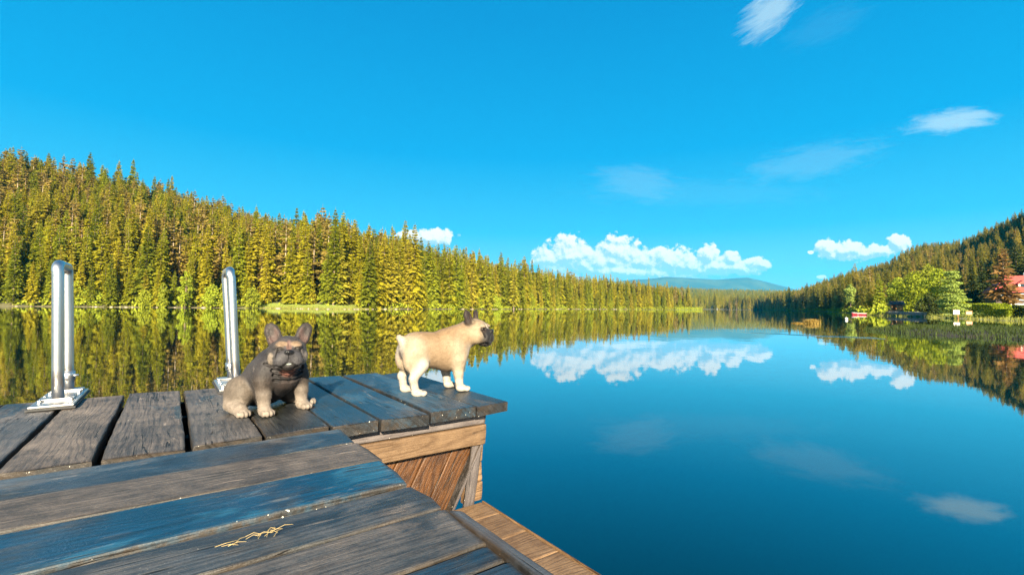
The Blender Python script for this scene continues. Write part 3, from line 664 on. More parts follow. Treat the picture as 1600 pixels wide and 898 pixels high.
def col1(C, V):
    br = vnoise(V[:, 0] * 90, V[:, 2] * 60 + V[:, 1] * 50, 2); C *= (.82 + .36 * br)[:, None]
    paint(C, V, (-.10, -.09, .19), (.09, .04, .05), (.06, .053, .054), amt=.6); paint(C, V, (-.10, .05, .10), (.1, .1, .05), (.04, .028, .024), amt=.4)
    paint(C, V, (.045, -.004, .172), (.035, .035, .022), (.19, .075, .055), amt=.8)
    paint(C, V, (.03, 0, .115), (.03, .05, .02), (.085, .062, .055), amt=.5)
    paint(C, V, T1((.07, 0, -.03)), (.05, .055, .036), (.058, .055, .062), M1, amt=.8)
    paint(C, V, T1((.066, 0, .028)), (.03, .011, .026), (.17, .10, .085), M1, amt=.92, soft=.2)
    for y in (1, -1):
        paint(C, V, T1((.052, y * .030, .034)), (.03, .022, .011), (.25, .17, .11), M1, amt=.92, soft=.2)
        paint(C, V, T1((.035, y * .070, -.030)), (.025, .018, .024), (.30, .245, .195), M1, amt=.92, soft=.2)
        paint(C, V, T1((.001, y * .067, .081)), (.012, .023, .042), (.10, .062, .056), M1, amt=.92, soft=.2)
        paint(C, V, T1((.064, y * .036, .010)), (.016, .019, .0035), (.008, .007, .007), M1, soft=.3)
        paint(C, V, T1((.050, y * .060, .012)), (.016, .010, .006), (.02, .018, .018), M1, soft=.4)
    paint(C, V, T1((.094, 0, -.001)), (.016, .021, .014), (.012, .012, .014), M1, soft=.15)
    paint(C, V, T1((.072, 0, -.068)), (.03, .034, .015), (.02, .016, .016), M1, amt=.9)
    for y in (1, -1):
        for q in ((.084, .010, -.052), (.081, .019, -.056), (.076, .027, -.061), (.070, .035, -.067), (.061, .042, -.074)): paint(C, V, T1((q[0], y * q[1], q[2])), (.011, .008, .0055), (.008, .007, .007), M1, soft=.3)
        for q in ((.084, .022, .020), (.080, .032, .010), (.074, .042, .0), (.066, .050, -.012), (.058, .056, -.026)): paint(C, V, T1((q[0], y * q[1], q[2])), (.010, .006, .006), (.02, .018, .018), M1, soft=.4, amt=.85)  # dark fold skin, painted to carry crease shade the shallow grooves lack
    gl = glossy(V, [T1((.094, 0, -.001))], .015)
    paint(C, V, T1((.082, 0, -.054)), (.007, .009, .0028), (.45, .50, .45), M1, soft=.2)
    return gl
finish(S, "dog", (-.28, -.20, -.01), (.20, .20, .40), .0028, col1, (-.955, 1.955, ZD + .001), R(-32),
       "grey french bulldog with cream legs sitting on the dock in front of a handrail")

# ------------------------------------------------------------------ vegetation
def leaf_mat(name, stops, transl=.48, nsc=.5):
    m, N = material(name); rnd = N.n('ShaderNodeObjectInfo', out=5 if False else 'Random'); pos = N.n('ShaderNodeTexCoord', out=3)
    c = N.ramp(N.m('ADD', N.m('MULTIPLY', rnd, .75), N.m('MULTIPLY', N.noise(pos, nsc, 3, .6), .25)), stops)
    nz = N.noise(pos, nsc * 6, 2, .6); c = N.mix(N.ss(nz, .3, .7), N.mix(1, c, (.72, .74, .7), 'MULTIPLY'), N.mix(1, c, (1.25, 1.22, 1.15), 'MULTIPLY'))
    a = N.n('ShaderNodeBsdfDiffuse', {'Color': c}); b = N.n('ShaderNodeBsdfTranslucent', {'Color': c})
    N.n('ShaderNodeOutputMaterial', {'Surface': N.n('ShaderNodeMixShader', {0: transl, 1: a, 2: b})}); return m
M_SPR = leaf_mat("spruce_needles", [(.06, (.10, .125, .014)), (.28, (.22, .22, .016)), (.48, (.33, .285, .020)), (.66, (.34, .29, .035)), (.8, (.24, .26, .020)), (.95, (.13, .15, .018))])
M_SPRD = leaf_mat("hillside_needles", [(.1, (.09, .10, .016)), (.4, (.22, .20, .024)), (.65, (.34, .27, .05)), (.9, (.15, .16, .02))])
M_PIN = leaf_mat("pine_needles", [(0, (.20, .16, .035)), (.5, (.28, .20, .055)), (1, (.24, .19, .04))])
M_LAR = leaf_mat("brown_larch_needles", [(0, (.20, .115, .045)), (1, (.24, .14, .05))])
M_BRT = leaf_mat("bright_leaves", [(0, (.17, .22, .016)), (.5, (.26, .28, .022)), (1, (.20, .25, .024))], .4)
M_OLV = leaf_mat("olive_leaves", [(0, (.16, .18, .02)), (.5, (.24, .26, .025)), (1, (.24, .30, .03))], .35)
M_PAL = leaf_mat("pale_leaves", [(0, (.20, .26, .06)), (1, (.25, .31, .07))], .4)
M_DRK = leaf_mat("dark_leaves", [(0, (.03, .042, .012)), (1, (.05, .06, .018))], .15)
M_BARK = simple("bark", (.16, .115, .08), .9, 9, .4); M_BARKP = simple("pale_bark", (.22, .17, .12), .85, 9, .3)

def conifer(seed, H=20, Rm=3.0, z0=.05, whorls=36, nb=(6, 9), dens=1.0, droop=.45, irr=.25, tipw=1.0):
    rg = np.random.default_rng(seed); V, Q = [], []
    def quad(a, b, c, d): i = len(V); V.extend((a, b, c, d)); Q.append((i, i + 1, i + 2, i + 3))
    for i in range(whorls):
        f = (i + rg.uniform(-.3, .3)) / whorls; f = min(max(f, 0), .995); z = H * (z0 + (1 - z0) * f ** .92)
        L0 = Rm * ((1 - f) ** .82) * min(1, .55 + f * 3) + .12; n = rg.integers(nb[0], nb[1] + 1); a0 = rg.uniform(0, 6.28)
        if rg.random() > dens: n = max(2, n // 2)
        for k in range(n):
            L = L0 * rg.uniform(1 - irr * 1.6, 1 + irr); az = a0 + k * 6.283 / n + rg.normal(0, .25)
            zb = z; z = z + rg.uniform(-.5, .5) * H / whorls * 1.3 * (1 - f); h = np.array([cos(az), sin(az), 0]); s = np.array([-sin(az), cos(az), 0]); up = np.array([0, 0, 1.])
            slope = .75 * f ** 2 - .12 + rg.normal(0, .13); dr = droop * (1 - f * .6)
            sp = [h * (L * t) + up * (z + L * (slope * t - dr * t * t + .28 * dr * t ** 3)) for t in (0, .35, .7, 1.0)]
            wd = (.11 * L + .10) * tipw
            ws = [wd * .5, wd, wd * .8, .03]
            roll = s * .8 + up * rg.normal(0, .6)
            for j in range(3): quad(sp[j] - roll * ws[j], sp[j] + roll * ws[j], sp[j + 1] + roll * ws[j + 1], sp[j + 1] - roll * ws[j + 1])
            for t in ((.22, .42, .62, .84) if L > 1.0 else (.35, .7)):
                b = h * (L * t) + up * (z + L * (slope * t - dr * t * t + .28 * dr * t ** 3))
                for sg in (-1, 1):
                    dirn = h * rg.uniform(.5, .9) + s * sg * rg.uniform(.55, .9) + up * rg.uniform(-.55, -.1); l = L * .42 * (1.15 - t) * rg.uniform(.8, 1.3) + .12
                    w_ = (l * .24 + .05) * tipw; wv = np.cross(dirn, up * rg.normal(.2, .8) + s * rg.normal(0, .7) + h * .3); wv = wv / np.linalg.norm(wv)
                    e = b + dirn * l; V.extend((b, b * .45 + e * .55 + wv * w_, e, b * .45 + e * .55 - wv * w_)) or Q.append((len(V) - 4, len(V) - 3, len(V) - 2, len(V) - 1))
            z = zb
    tip = H * 1.02; V.extend((np.array([-.06, 0, H * .95]), np.array([.06, 0, H * .95]), np.array([.01, 0, tip]), np.array([-.01, 0, tip]))); Q.append((len(V) - 4, len(V) - 3, len(V) - 2, len(V) - 1))
    V = np.array(V)
    return V, np.array(Q)
def trunk(H, r, n=7, seed=0, lean=.0):
    rg = np.random.default_rng(seed); V, Q = [], []; zs = [-.6, .3, H * .3, H * .6, H * .97]; rs = [r * 1.5, r, r * .78, r * .5, r * .06]
    for z, q in zip(zs, rs):
        ox, oy = rg.normal(0, .02 * max(z, 0) ** .5, 2)
        for k in range(n): V.append((ox + q * cos(k * 6.283 / n), oy + q * sin(k * 6.283 / n), z))
    for i in range(len(zs) - 1):
        for k in range(n): Q.append((i * n + k, i * n + (k + 1) % n, (i + 1) * n + (k + 1) % n, (i + 1) * n + k))
    return np.array(V), np.array(Q)
KINDS = []       # (crown mesh, trunk mesh, is_pine)
SPEC = [dict(Rm=3.1, z0=.025), dict(Rm=2.6, z0=.03, whorls=40, irr=.3), dict(Rm=3.4, z0=.02, droop=.6, whorls=34), dict(Rm=2.3, whorls=40, droop=.35), dict(Rm=3.2, irr=.4, dens=.85), dict(Rm=2.8, z0=.08, irr=.35),
        dict(Rm=3.3, z0=.32, whorls=15, nb=(4, 6), dens=.75, irr=.45, droop=.15, tipw=1.25), dict(Rm=3.0, z0=.22, whorls=17, nb=(4, 6), dens=.8, irr=.45, droop=.25, tipw=1.15)]
for i, sp in enumerate(SPEC):
    V, Q = conifer(40 + i, **sp); Vt, Qt = trunk(20, .22 if i < 6 else .26, seed=i)
    pine = i >= 6
    KINDS.append((V, Q, Vt, Qt, pine))
def pair_meshes(V, Q, Vt, Qt, ml, mb_): return npmesh("crown", V, Q, False, [ml]), npmesh("trunk", Vt, Qt, True, [mb_])
MESH = {}
for side, ml in (('L', M_SPR), ('R', M_SPRD)):
    for i, (V, Q, Vt, Qt, pine) in enumerate(KINDS): MESH[side, i] = pair_meshes(V, Q, Vt, Qt, M_PIN if pine else ml, M_BARKP if pine else M_BARK)
def src_collection(name, side):
    c = bpy.data.collections.new(name)
    for i, (V, Q, Vt, Qt, pine) in enumerate(KINDS):
        me = npmesh("tree", np.concatenate([V, Vt]), np.concatenate([Q, Qt + len(V)]), False, [M_PIN if pine else (M_SPR if side == 'L' else M_SPRD), M_BARK], [0] * len(Q) + [1] * len(Qt))
        o = bpy.data.objects.new("source_tree_%d" % i, me); c.objects.link(o)
    return c
def scatter(name, pts, coll):
    """pts: rows x y z scale rot index; one stuff object whose trees are instances"""
    pts = np.array(pts, np.float32); me = bpy.data.meshes.new(name); me.vertices.add(len(pts)); me.vertices.foreach_set('co', np.ascontiguousarray(pts[:, :3]).ravel())
    for nm, c, ty in (('sc', 3, 'FLOAT'), ('rt', 4, 'FLOAT'), ('ki', 5, 'INT')):
        a = me.attributes.new(nm, ty, 'POINT'); a.data.foreach_set('value', pts[:, c].astype(np.int32 if ty == 'INT' else np.float32))
    o = link(name, me); ng = bpy.data.node_groups.new(name, 'GeometryNodeTree')
    ng.interface.new_socket('Geometry', in_out='INPUT', socket_type='NodeSocketGeometry'); ng.interface.new_socket('Geometry', in_out='OUTPUT', socket_type='NodeSocketGeometry')
    N = NT(ng); gi = N.n('NodeGroupInput')
    def at(nm, ty):
        nd = ng.nodes.new('GeometryNodeInputNamedAttribute'); nd.data_type = ty; nd.inputs['Name'].default_value = nm; return nd.outputs['Attribute']
    ci = N.n('GeometryNodeCollectionInfo', {'Separate Children': True, 'Reset Children': True}); ci.node.inputs['Collection'].default_value = coll
    inst = ng.nodes.new('GeometryNodeInstanceOnPoints'); N.set(inst.inputs['Points'], gi); N.set(inst.inputs['Instance'], ci); inst.inputs['Pick Instance'].default_value = True
    N.set(inst.inputs['Instance Index'], at('ki', 'INT')); N.set(inst.inputs['Rotation'], N.comb(0, 0, at('rt', 'FLOAT'))); N.set(inst.inputs['Scale'], at('sc', 'FLOAT'))
    N.n('NodeGroupOutput', {0: inst.outputs[0]})
    md_ = o.modifiers.new('scatter', 'NODES'); md_.node_group = ng; return tag(o, kind='stuff')
def grid_pts(x0, x1, y0, y1, st, seed):
    rg = np.random.default_rng(seed); X, Y = np.meshgrid(np.arange(x0, x1, st), np.arange(y0, y1, st)); X = X + rg.uniform(-.45, .45, X.shape) * st; Y = Y + rg.uniform(-.45, .45, X.shape) * st
    return X.ravel(), Y.ravel()
def hfun(u, tab): return np.interp(u, [t[0] for t in tab], [t[1] for t in tab])
def cull(x, y, z, h, margin):
    """drop trees wholly hidden behind nearer ones, keeping a generous margin"""
    u = np.arctan2(x, y); o = np.argsort(np.hypot(x, y)); top = {}; keep = np.zeros(len(x), bool)
    for i in o:
        r = hypot(x[i], y[i]); b = int(u[i] / .004); e = (z[i] + h[i] - 1) / r; em = (z[i] + h[i] * .6 - 1) / r
        if e > top.get(b, -1) - margin: keep[i] = True
        wdt = max(1, int(1.6 / r / .004))
        for q in range(b - wdt // 2, b + wdt // 2 + 1): top[q] = max(top.get(q, -1), em)
    return keep
cand = []        # x y z h rot kind side
x, y = grid_pts(-330, 175, 20, 480, 3.15, 1); u = 800 + 720 * x / np.maximum(y, 8); d = lake_dist(x, y)
gl = (u > 395) & (u < 560) & (y < 135)
k = (d > np.where(gl, 7, .5)) & (d < 150) & (u < 1122) & (u > -420) & ~((x > 118) & (y < 380) & (d < 13)); x, y, u, d = x[k], y[k], u[k], d[k]
rg = np.random.default_rng(3); h = hfun(u, [(0, 17.5), (350, 18), (420, 20), (500, 21.5), (570, 20.5), (700, 19.5), (850, 18.5), (1000, 17.5), (1100, 15)]) * rg.normal(1, .11, len(x)).clip(.62, 1.3)
tall = rg.random(len(x)) < .035; h = np.where(tall, h * 1.16, h); h = np.where(rg.random(len(x)) < np.where(d < 6, .45, .30), h * rg.uniform(.4, .75, len(x)), h)
z = zt(x, y) - .1; kd = np.where((rg.random(len(x)) < .33) & (d > 9), rg.integers(6, 8, len(x)), rg.integers(0, 6, len(x)))
k = cull(x, y, z, h, .012); cand.append((x[k], y[k], z[k], h[k], kd[k], np.zeros(k.sum(), int)))
x, y = grid_pts(60, 640, 30, 660, 4.2, 2); u = 800 + 720 * x / np.maximum(y, 8); d = lake_dist(x, y)
k = (d > np.where((u > 1370) & (y < 130), 50, 2)) & (d < 290) & (u > 1140) & (u < 1950) & (x / np.maximum(y, 1) < 2.2); x, y, u, d = x[k], y[k], u[k], d[k]
h = hfun(u, [(1150, 17), (1300, 16), (1400, 13), (1600, 11.5), (2000, 12)]) * rg.normal(1, .15, len(x)).clip(.6, 1.35)
h = np.where((y < 175) & (u > 1320), h * .62, h); z = zt(x, y) - .1; kd = np.where(rg.random(len(x)) < .12, rg.integers(6, 8, len(x)), rg.integers(0, 6, len(x)))
k = cull(x, y, z, h, .012); cand.append((x[k], y[k], z[k], h[k], kd[k], np.ones(k.sum(), int)))
x, y = grid_pts(190, 900, 622, 1700, 10, 4); u = 800 + 720 * x / y; d = lake_dist(x, y); k = (u > 1040) & (u < 1270) & (d > 9) & (vnoise(x / 60, y / 90, 8) > .22); x, y = x[k], y[k]
h = rg.normal(18, 3, len(x)).clip(10, 26); z = zt(x, y); kd = rg.integers(0, 6, len(x)); cand.append((x, y, z, h, kd, np.full(len(x), 2)))
x, y, z, h, kd, side = [np.concatenate([c[i] for c in cand]) for i in range(6)]
rot = rg.uniform(0, 6.28, len(x)); px = 800 + 720 * x / y
# how much of each tree clears the nearer ones: the 300 that show largest become things of their own
o = np.argsort(np.hypot(x, y)); top = {}; vis = np.zeros(len(x))
for i in o:
    r = hypot(x[i], y[i]); b = int(atan2(x[i], y[i]) / .006); e1, e0 = (z[i] + h[i] - 1) / r, (z[i] - 1) / r; t = top.get(b, -1)
    vis[i] = max(0, e1 - max(e0, t)) if -30 < px[i] < 1630 and y[i] > 10 else 0
    for q in (b - 1, b, b + 1) if h[i] * .12 / r > .006 else (b,): top[q] = max(top.get(q, -1), e0 + (e1 - e0) * .8)
sel = set(np.argsort(-vis)[:298].tolist())
def put_tree(name, label, group, crown, trunk_, loc, rz, s):
    root = empty(name, loc, rz, (s, s, s)); tag(root, label, "tree", group)
    link("crown", crown, parent=root); link("trunk", trunk_, parent=root); return root
for i in sorted(sel):
    sd = 'L' if side[i] == 0 else 'R'; pine = kd[i] >= 6
    if sd == 'L': lab, g = ("sparse brownish pine with a bare pale trunk in the forest on the left shore", "pines of the left shore") if pine else ("olive green spruce of the dense sunlit forest on the left shore", "spruces of the left shore forest")
    else: lab, g = ("sparse brownish pine among the spruces on the right hillside", "pines of the right hillside") if pine else ("dark green spruce of the forest on the right hillside", "spruces of the right hillside forest")
    put_tree("pine_tree" if pine else "spruce_tree", lab, g, *MESH[sd, int(kd[i])], (x[i], y[i], z[i]), rot[i], h[i] / 20)
CL, CR = src_collection("left_sources", 'L'), src_collection("right_sources", 'R')
rest = [i for i in range(len(x)) if i not in sel]
for nm, sd, c in (("left_forest", 0, CL), ("right_forest", 1, CR), ("valley_forest", 2, CL)):
    rows = [(x[i], y[i], z[i], h[i] / 20, rot[i], kd[i]) for i in rest if side[i] == sd]
    if rows: scatter(nm, rows, c)
print("trees", len(x), [int((side == q).sum()) for q in range(3)])

def leaf_cloud(rg, lobes, n, ls, flat=.6):
    """leaf-sized quads spread through the outer part of several lobes"""
    vol = np.array([l[3] * l[4] * l[5] for l in lobes]) ** .75; pick = rg.choice(len(lobes), n, p=vol / vol.sum()); L = np.array(lobes)[pick]
    q = rg.normal(size=(n, 3)); q /= np.linalg.norm(q, axis=1)[:, None]; r = rg.uniform(.45, 1.06, n) ** .6
    c = L[:, :3] + q * r[:, None] * L[:, 3:]
    nrm = q + rg.normal(0, .7, (n, 3)); nrm[:, 2] += .3; nrm /= np.linalg.norm(nrm, axis=1)[:, None]
    t = np.cross(nrm, rg.normal(size=(n, 3))); t /= np.linalg.norm(t, axis=1)[:, None]; b = np.cross(nrm, t); s = ls * rg.uniform(.6, 1.5, n)[:, None]
    V = np.stack([c - t * s, c - b * s * flat, c + t * s, c + b * s * flat], 1).reshape(-1, 3); return V, np.arange(4 * n).reshape(-1, 4)
def broadleaf(name, label, xy, H, Wd, mat, seed, n=2600, ls=.16, tr=.25, group=None, lay=0, zoff=0, bark=None):
    rg = np.random.default_rng(seed); z0 = float(zt(np.array([xy[0]]), np.array([xy[1]]))[0]) - .05 + zoff
    root = empty(name, (xy[0], xy[1], z0), rg.uniform(0, 6)); tag(root, label, "tree", group)
    lobes = []
    for k in range(13 if not lay else lay):
        f = (k + .5) / (13 if not lay else lay); zz = H * (tr + (1 - tr) * f); rr = Wd / 2 * (sin(pi * min(1, .18 + f * .84)) ** .75) if not lay else Wd / 2 * (1.05 - f) ** .8
        a = k * 2.4 + rg.uniform(-.5, .5); off = rr * rg.uniform(.25, .62); q = Wd * rg.uniform(.15, .25) * (1 if f < .8 else .7)
        lobes.append((off * cos(a), off * sin(a), zz - q * .5, q, q, q * (.75 if not lay else .3)))
        if rr > q * 1.4: lobes.append((-off * cos(a + .6), -off * sin(a + .6), zz - q * .4 + rg.uniform(-.3, .3), q, q, q * (.7 if not lay else .28)))
    V, Q = leaf_cloud(rg, lobes, n, ls); link("crown", npmesh("crown", V, Q, False, [mat]), parent=root)
    mb = MB(); mb.tube([(0, 0, -.4), (.03, 0, H * tr), (-.04, .03, H * .6), (0, 0, H * .88)], [.028 * H ** .8, .022 * H ** .8, .012 * H ** .8, .004], 8)
    for l in lobes[::3]: mb.tube([(0, 0, l[2] * .6), (l[0] * .5, l[1] * .5, l[2] * .82), (l[0] * .9, l[1] * .9, l[2])], [.010 * H ** .8, .006 * H ** .8, .003], 5)
    mb.build("trunk", bark or M_BARK, root, True); return root
def at(pxx, Yd): return ((pxx - 800) / 720 * Yd, Yd)
# left shore broadleaves
broadleaf("leafy_tree", "bright lime green young tree by the water left of both handrails", at(44, 108), 8.2, 5.6, M_BRT, 1, 3000, .17, .12)
for i, (p, Yd, H, Wd, mt_) in enumerate([(255, 107.5, 6, 3.2, M_OLV), (290, 109, 9, 4, M_BRT), (228, 107.5, 4, 4.2, M_OLV), (330, 111, 6, 4.5, M_OLV), (395, 113.5, 5.5, 4.5, M_OLV), (355, 112, 7, 5, M_OLV), (120, 106, 6, 5, M_OLV), (640, 140, 7, 6, M_OLV), (590, 127, 8, 5, M_OLV), (150, 107, 4, 4, M_OLV), (572, 122, 6, 5, M_OLV), (622, 135, 6, 5, M_OLV),
                                         (675, 147, 8, 5, M_OLV), (745, 166, 7, 6, M_OLV), (775, 174, 6, 6, M_OLV), (830, 202, 7, 7, M_OLV), (900, 256, 8, 8, M_OLV), (955, 292, 8, 8, M_OLV), (1010, 318, 7, 8, M_OLV)]):
    broadleaf("leafy_shrub", "low olive green shrub at the waterline below the left shore spruces" if mt_ is M_OLV else "slender light green birch among the spruces right of the first handrail", at(p, Yd), H, Wd, mt_, 20 + i, 1500, .2, .1, "shrubs along the left waterline" if mt_ is M_OLV else None)
broadleaf("leafy_tree", "fresh green round tree at the waterline behind the standing fawn dog", at(708, 153), 9, 7, M_BRT, 60, 2200, .24, .1)
broadleaf("leafy_tree", "yellow green tree at the tip of the left shore promontory", at(1027, 326), 12, 9, M_BRT, 61, 2000, .35, .1)
# right shore
broadleaf("leafy_tree", "large bright yellow green leafy tree beside the brown shed", at(1428, 108), 9.6, 9.5, M_BRT, 70, 6500, .19, .14)
broadleaf("leafy_tree", "smaller olive green tree directly above the brown shed", at(1402, 116), 9.0, 6.5, M_OLV, 71, 4200, .19, .2)
broadleaf("leafy_tree", "tall pale olive tree rising behind the large yellow green tree", at(1452, 124), 12.5, 8.5, M_OLV, 76, 4500, .22, .2)
broadleaf("leafy_tree", "rounded bright green tree standing right behind the pale birch", at(1468, 92), 8.6, 7.5, M_BRT, 77, 4800, .18, .1)
broadleaf("birch_tree", "pale green feathery birch by the white board on the right shore", at(1489, 70), 7.3, 5.4, M_PAL, 72, 6500, .12, .10, lay=16, bark=M_BARKP)
broadleaf("leafy_tree", "small pale tree before the dark trees of the far right shore", at(1313, 214), 9, 6, M_PAL, 73, 2000, .25, .15)
broadleaf("leafy_tree", "tallest pale green tree in front of the dark wood left of the boat", at(1329, 172), 9.5, 5, M_PAL, 74, 2000, .22, .3, zoff=1.2)
broadleaf("leafy_shrub", "dark low shrub between the yellow green tree and the birch", at(1452, 78), 3.9, 4.2, M_DRK, 75, 3000, .15, .02)
def single_conifer(label, xy, H, seed, ml, name="spruce_tree", bark=None, **kw):
    V, Q = conifer(seed, **kw); Vt, Qt = trunk(20, .26, seed=seed); c, t = pair_meshes(V, Q, Vt, Qt, ml, bark or M_BARK)
    z0 = float(zt(np.array([xy[0]]), np.array([xy[1]]))[0]); return put_tree(name, label, None, c, t, (xy[0], xy[1], z0 - .1), seed, H / 20)
single_conifer("tall yellow green spruce at the water's edge right of the red boat", at(1374, 99), 8.8, 81, M_BRT, Rm=4.4, z0=.02, whorls=24)
single_conifer("low wide dark green spruce at the water's edge just beside the red boat", at(1358, 101), 4.6, 82, M_SPR, Rm=7.5, z0=.02, whorls=20, nb=(7, 9))
single_conifer("broad rust brown larch in front of the red roofed house", at(1569, 80), 11, 83, M_LAR, "larch_tree", Rm=5.4, z0=.08, whorls=20, nb=(6, 8), irr=.4, droop=.25, tipw=.9)
for i, (p, Yd, H) in enumerate([(1520, 100, 9), (1536, 104, 10), (1590, 112, 14), (1608, 105, 13), (1500, 108, 9), (1545, 118, 11), (1572, 120, 13), (1625, 98, 12), (1470, 122, 10)]):
    single_conifer("tall dark spruce of the group shading the ground around the red roofed house", at(p, Yd), H, 90 + i, M_DRK, Rm=4.2, z0=.03)['group'] = "dark spruces around the house"

# hedges and shrub banks
def hedge(label, p0, p1, wd, hgt, mat, seed, n, ls=.10, zbase=None, name="hedge", bulge=.0):
    rg = np.random.default_rng(seed); p0, p1 = np.array(p0, float), np.array(p1, float); L = np.linalg.norm(p1 - p0); c = (p0 + p1) / 2
    z0 = float(zt(np.array([c[0]]), np.array([c[1]]))[0]) if zbase is None else zbase
    q = np.stack([rg.uniform(-L / 2, L / 2, n), rg.uniform(-wd / 2, wd / 2, n), rg.uniform(-.2, hgt, n)], 1)
    f = rg.integers(0, 3, n); q[f == 0, 1] = np.sign(q[f == 0, 1]) * wd / 2 * rg.uniform(.85, 1.05, (f == 0).sum()); q[f == 1, 2] = hgt * rg.uniform(.88, 1.03, (f == 1).sum())
    env = 1 - bulge * vnoise(q[:, 0] * .9, q[:, 1] * .3 + seed, seed); q[:, 2] *= env
    V, Q = leaf_cloud(rg, [(0, 0, 0, 1e-4, 1e-4, 1e-4)], n, ls); V = V.reshape(n, 4, 3) + q[:, None, :]
    o = link(name, npmesh(name, V.reshape(-1, 3), Q, False, [mat])); o.location = (c[0], c[1], z0); o.rotation_euler = (0, 0, atan2(*(p1 - p0)[::-1])); tag(o, label, "hedge"); return o
hedge("long clipped dark hedge on the upper garden terrace before the house", at(1508, 77), at(1640, 70), 1.0, 1.05, M_DRK, 1, 5000, .09)
hedge("bright green bushy bank above the lawn at the right edge", at(1532, 62), at(1592, 57), 2.2, 1.75, M_BRT, 2, 7000, .09, bulge=.45)
hedge("clipped yellow green hedge block left of the brown larch", at(1508, 88), at(1526, 87), .9, 1.25, M_BRT, 3, 2500, .08)
hedge("dark rounded shrub at the right picture edge beside the green bank", at(1594, 55), at(1616, 53), 1.6, 1.6, M_DRK, 4, 2500, .09, bulge=.4)

# ------------------------------------------------------------------ buildings and small things on the shore
G = lambda xy: float(zt(np.array([xy[0]]), np.array([xy[1]]))[0])
m_wht = simple("white_plaster", (.74, .70, .64), .8); m_drkw = simple("dark_timber", (.045, .032, .026), .8); m_red = simple("red_tiles", (.30, .045, .035), .75, 3, .2)
m_brn = simple("brown_boards", (.42, .17, .055), .7); m_slate = simple("dark_slate", (.035, .032, .036), .7); m_gls, N = material("window_glass"); principled(N, (.02, .03, .04), .06)
m_frm = simple("white_frame", (.75, .76, .76), .5); m_stone = simple("grey_stone", (.16, .145, .125), .9, 3, .45); m_redp = simple("red_paint", (.22, .016, .026), .45); m_whp = simple("white_paint", (.55, .53, .50), .5)
def house(name, label, xy, W_, D_, hw, hr, wall, roof, rz, hip=2.0, wins=(), ov=.45, extra=None):
    root = empty(name, (xy[0], xy[1], G(xy)), rz); tag(root, label, "house")
    MB().box(-W_ / 2, W_ / 2, -D_ / 2, D_ / 2, -1, hw).build("wall", wall, root)
    b = bmesh.new(); a, c = W_ / 2 + ov, D_ / 2 + ov; e = [b.verts.new(p) for p in ((-a, -c, hw), (a, -c, hw), (a, c, hw), (-a, c, hw), (-a + hip, 0, hw + hr), (a - hip, 0, hw + hr))]
    e2 = [b.verts.new((v.co.x, v.co.y, hw - .16)) for v in e[:4]]
    for f in ((0, 1, 5, 4), (1, 2, 5), (2, 3, 4, 5), (3, 0, 4)): b.faces.new([e[i] for i in f])
    for i in range(4): b.faces.new((e2[i], e2[(i + 1) % 4], e[(i + 1) % 4], e[i]))
    b.faces.new(e2[::-1]); me = bpy.data.meshes.new("roof"); bmesh.ops.recalc_face_normals(b, faces=b.faces); b.to_mesh(me); rf = link("roof", me, roof, root)
    MB().box(W_ * .12, W_ * .12 + .5, .3, .8, hw + hr * .5, hw + hr + .6).build("chimney", m_wht, rf)
    for (x0, z0, ww, hh) in wins:
        wn = MB().box(x0 - ww / 2 - .07, x0 + ww / 2 + .07, -D_ / 2 - .05, -D_ / 2 + .02, z0 - .07, z0 + hh + .07).build("window", m_frm, root)
        MB().box(x0 - ww / 2, x0 - .03, -D_ / 2 - .06, -D_ / 2, z0, z0 + hh).box(x0 + .03, x0 + ww / 2, -D_ / 2 - .06, -D_ / 2, z0, z0 + hh).build("pane", m_gls, wn)
    return root, rf
hs, rf = house("house", "red roofed house with dark walls partly behind the brown larch", at(1592, 93), 8.2, 6.5, 2.5, 3.3, m_drkw, m_red, R(-32), 2.6, [(-2.8, .9, 1.0, 1.1), (-.6, .9, 1.0, 1.1), (2.9, .2, .9, 1.9)])
dm = MB().box(-.7, .7, -2.7, -.9, 3.0, 4.1).build("dormer", m_wht, hs); MB().prism([(-.95, 4.06), (.95, 4.06), (0, 4.75)], 1, -2.9, -.5).build("dormer_roof", m_red, dm)
MB().box(-.42, .42, -2.74, -2.69, 3.3, 3.95).build("dormer_window", m_gls, dm)
MB().box(-3.9, 1.4, -4.6, -3.3, -.6, .1).build("terrace_wall", m_wht, hs)
fh, _ = house("house", "tiny white house with a dark roof on the far end of the lake", at(1150, 634), 9, 7, 4.6, 4.0, m_wht, m_slate, R(-10), 1.5, [(-2.4, 1.6, 1.2, 1.4), (0, 1.6, 1.2, 1.4), (2.4, 1.6, 1.2, 1.4)])
for i, (p, Yd, W_) in enumerate([(1116, 634, 6), (1170, 630, 6)]):
    house("house", ("low pale building at the left end of the far shore", "low pale building at the right end of the far shore")[i], at(p, Yd), W_, 6, 2.6, 2.2, m_wht, m_slate, .1, .5, [(-1.5, .9, 1, 1), (1.5, .9, 1, 1)])
# shed
xy = at(1401, 101); sh = empty("shed", (*xy, G(xy) + .5), R(-28), (.8, .8, .8)); tag(sh, "small brown wooden shed with a dark roof under the yellow green tree", "shed")
MB().box(-1.3, 1.3, -1.0, 1.05, -1.2, -.005).build("plinth", m_stone, sh)
MB().box(-1.25, 1.25, .9, 1.0, 0, 1.7).box(1.15, 1.25, -.9, .9, 0, 1.7).box(-1.25, -1.15, -.9, .9, 0, 1.7).box(-.35, 1.15, -.9, -.8, 0, 1.25).box(-1.15, -1.03, -.9, -.78, 0, 1.7).build("wall", m_brn, sh)
MB().prism([(-1.12, 1.7), (1.35, 1.7), (0, 2.75)], 0, -1.6, 1.6).build("roof", m_slate, sh); MB().box(-.35, 1.2, -1.15, -.82, 1.255, 1.30).build("counter", m_wht, sh)
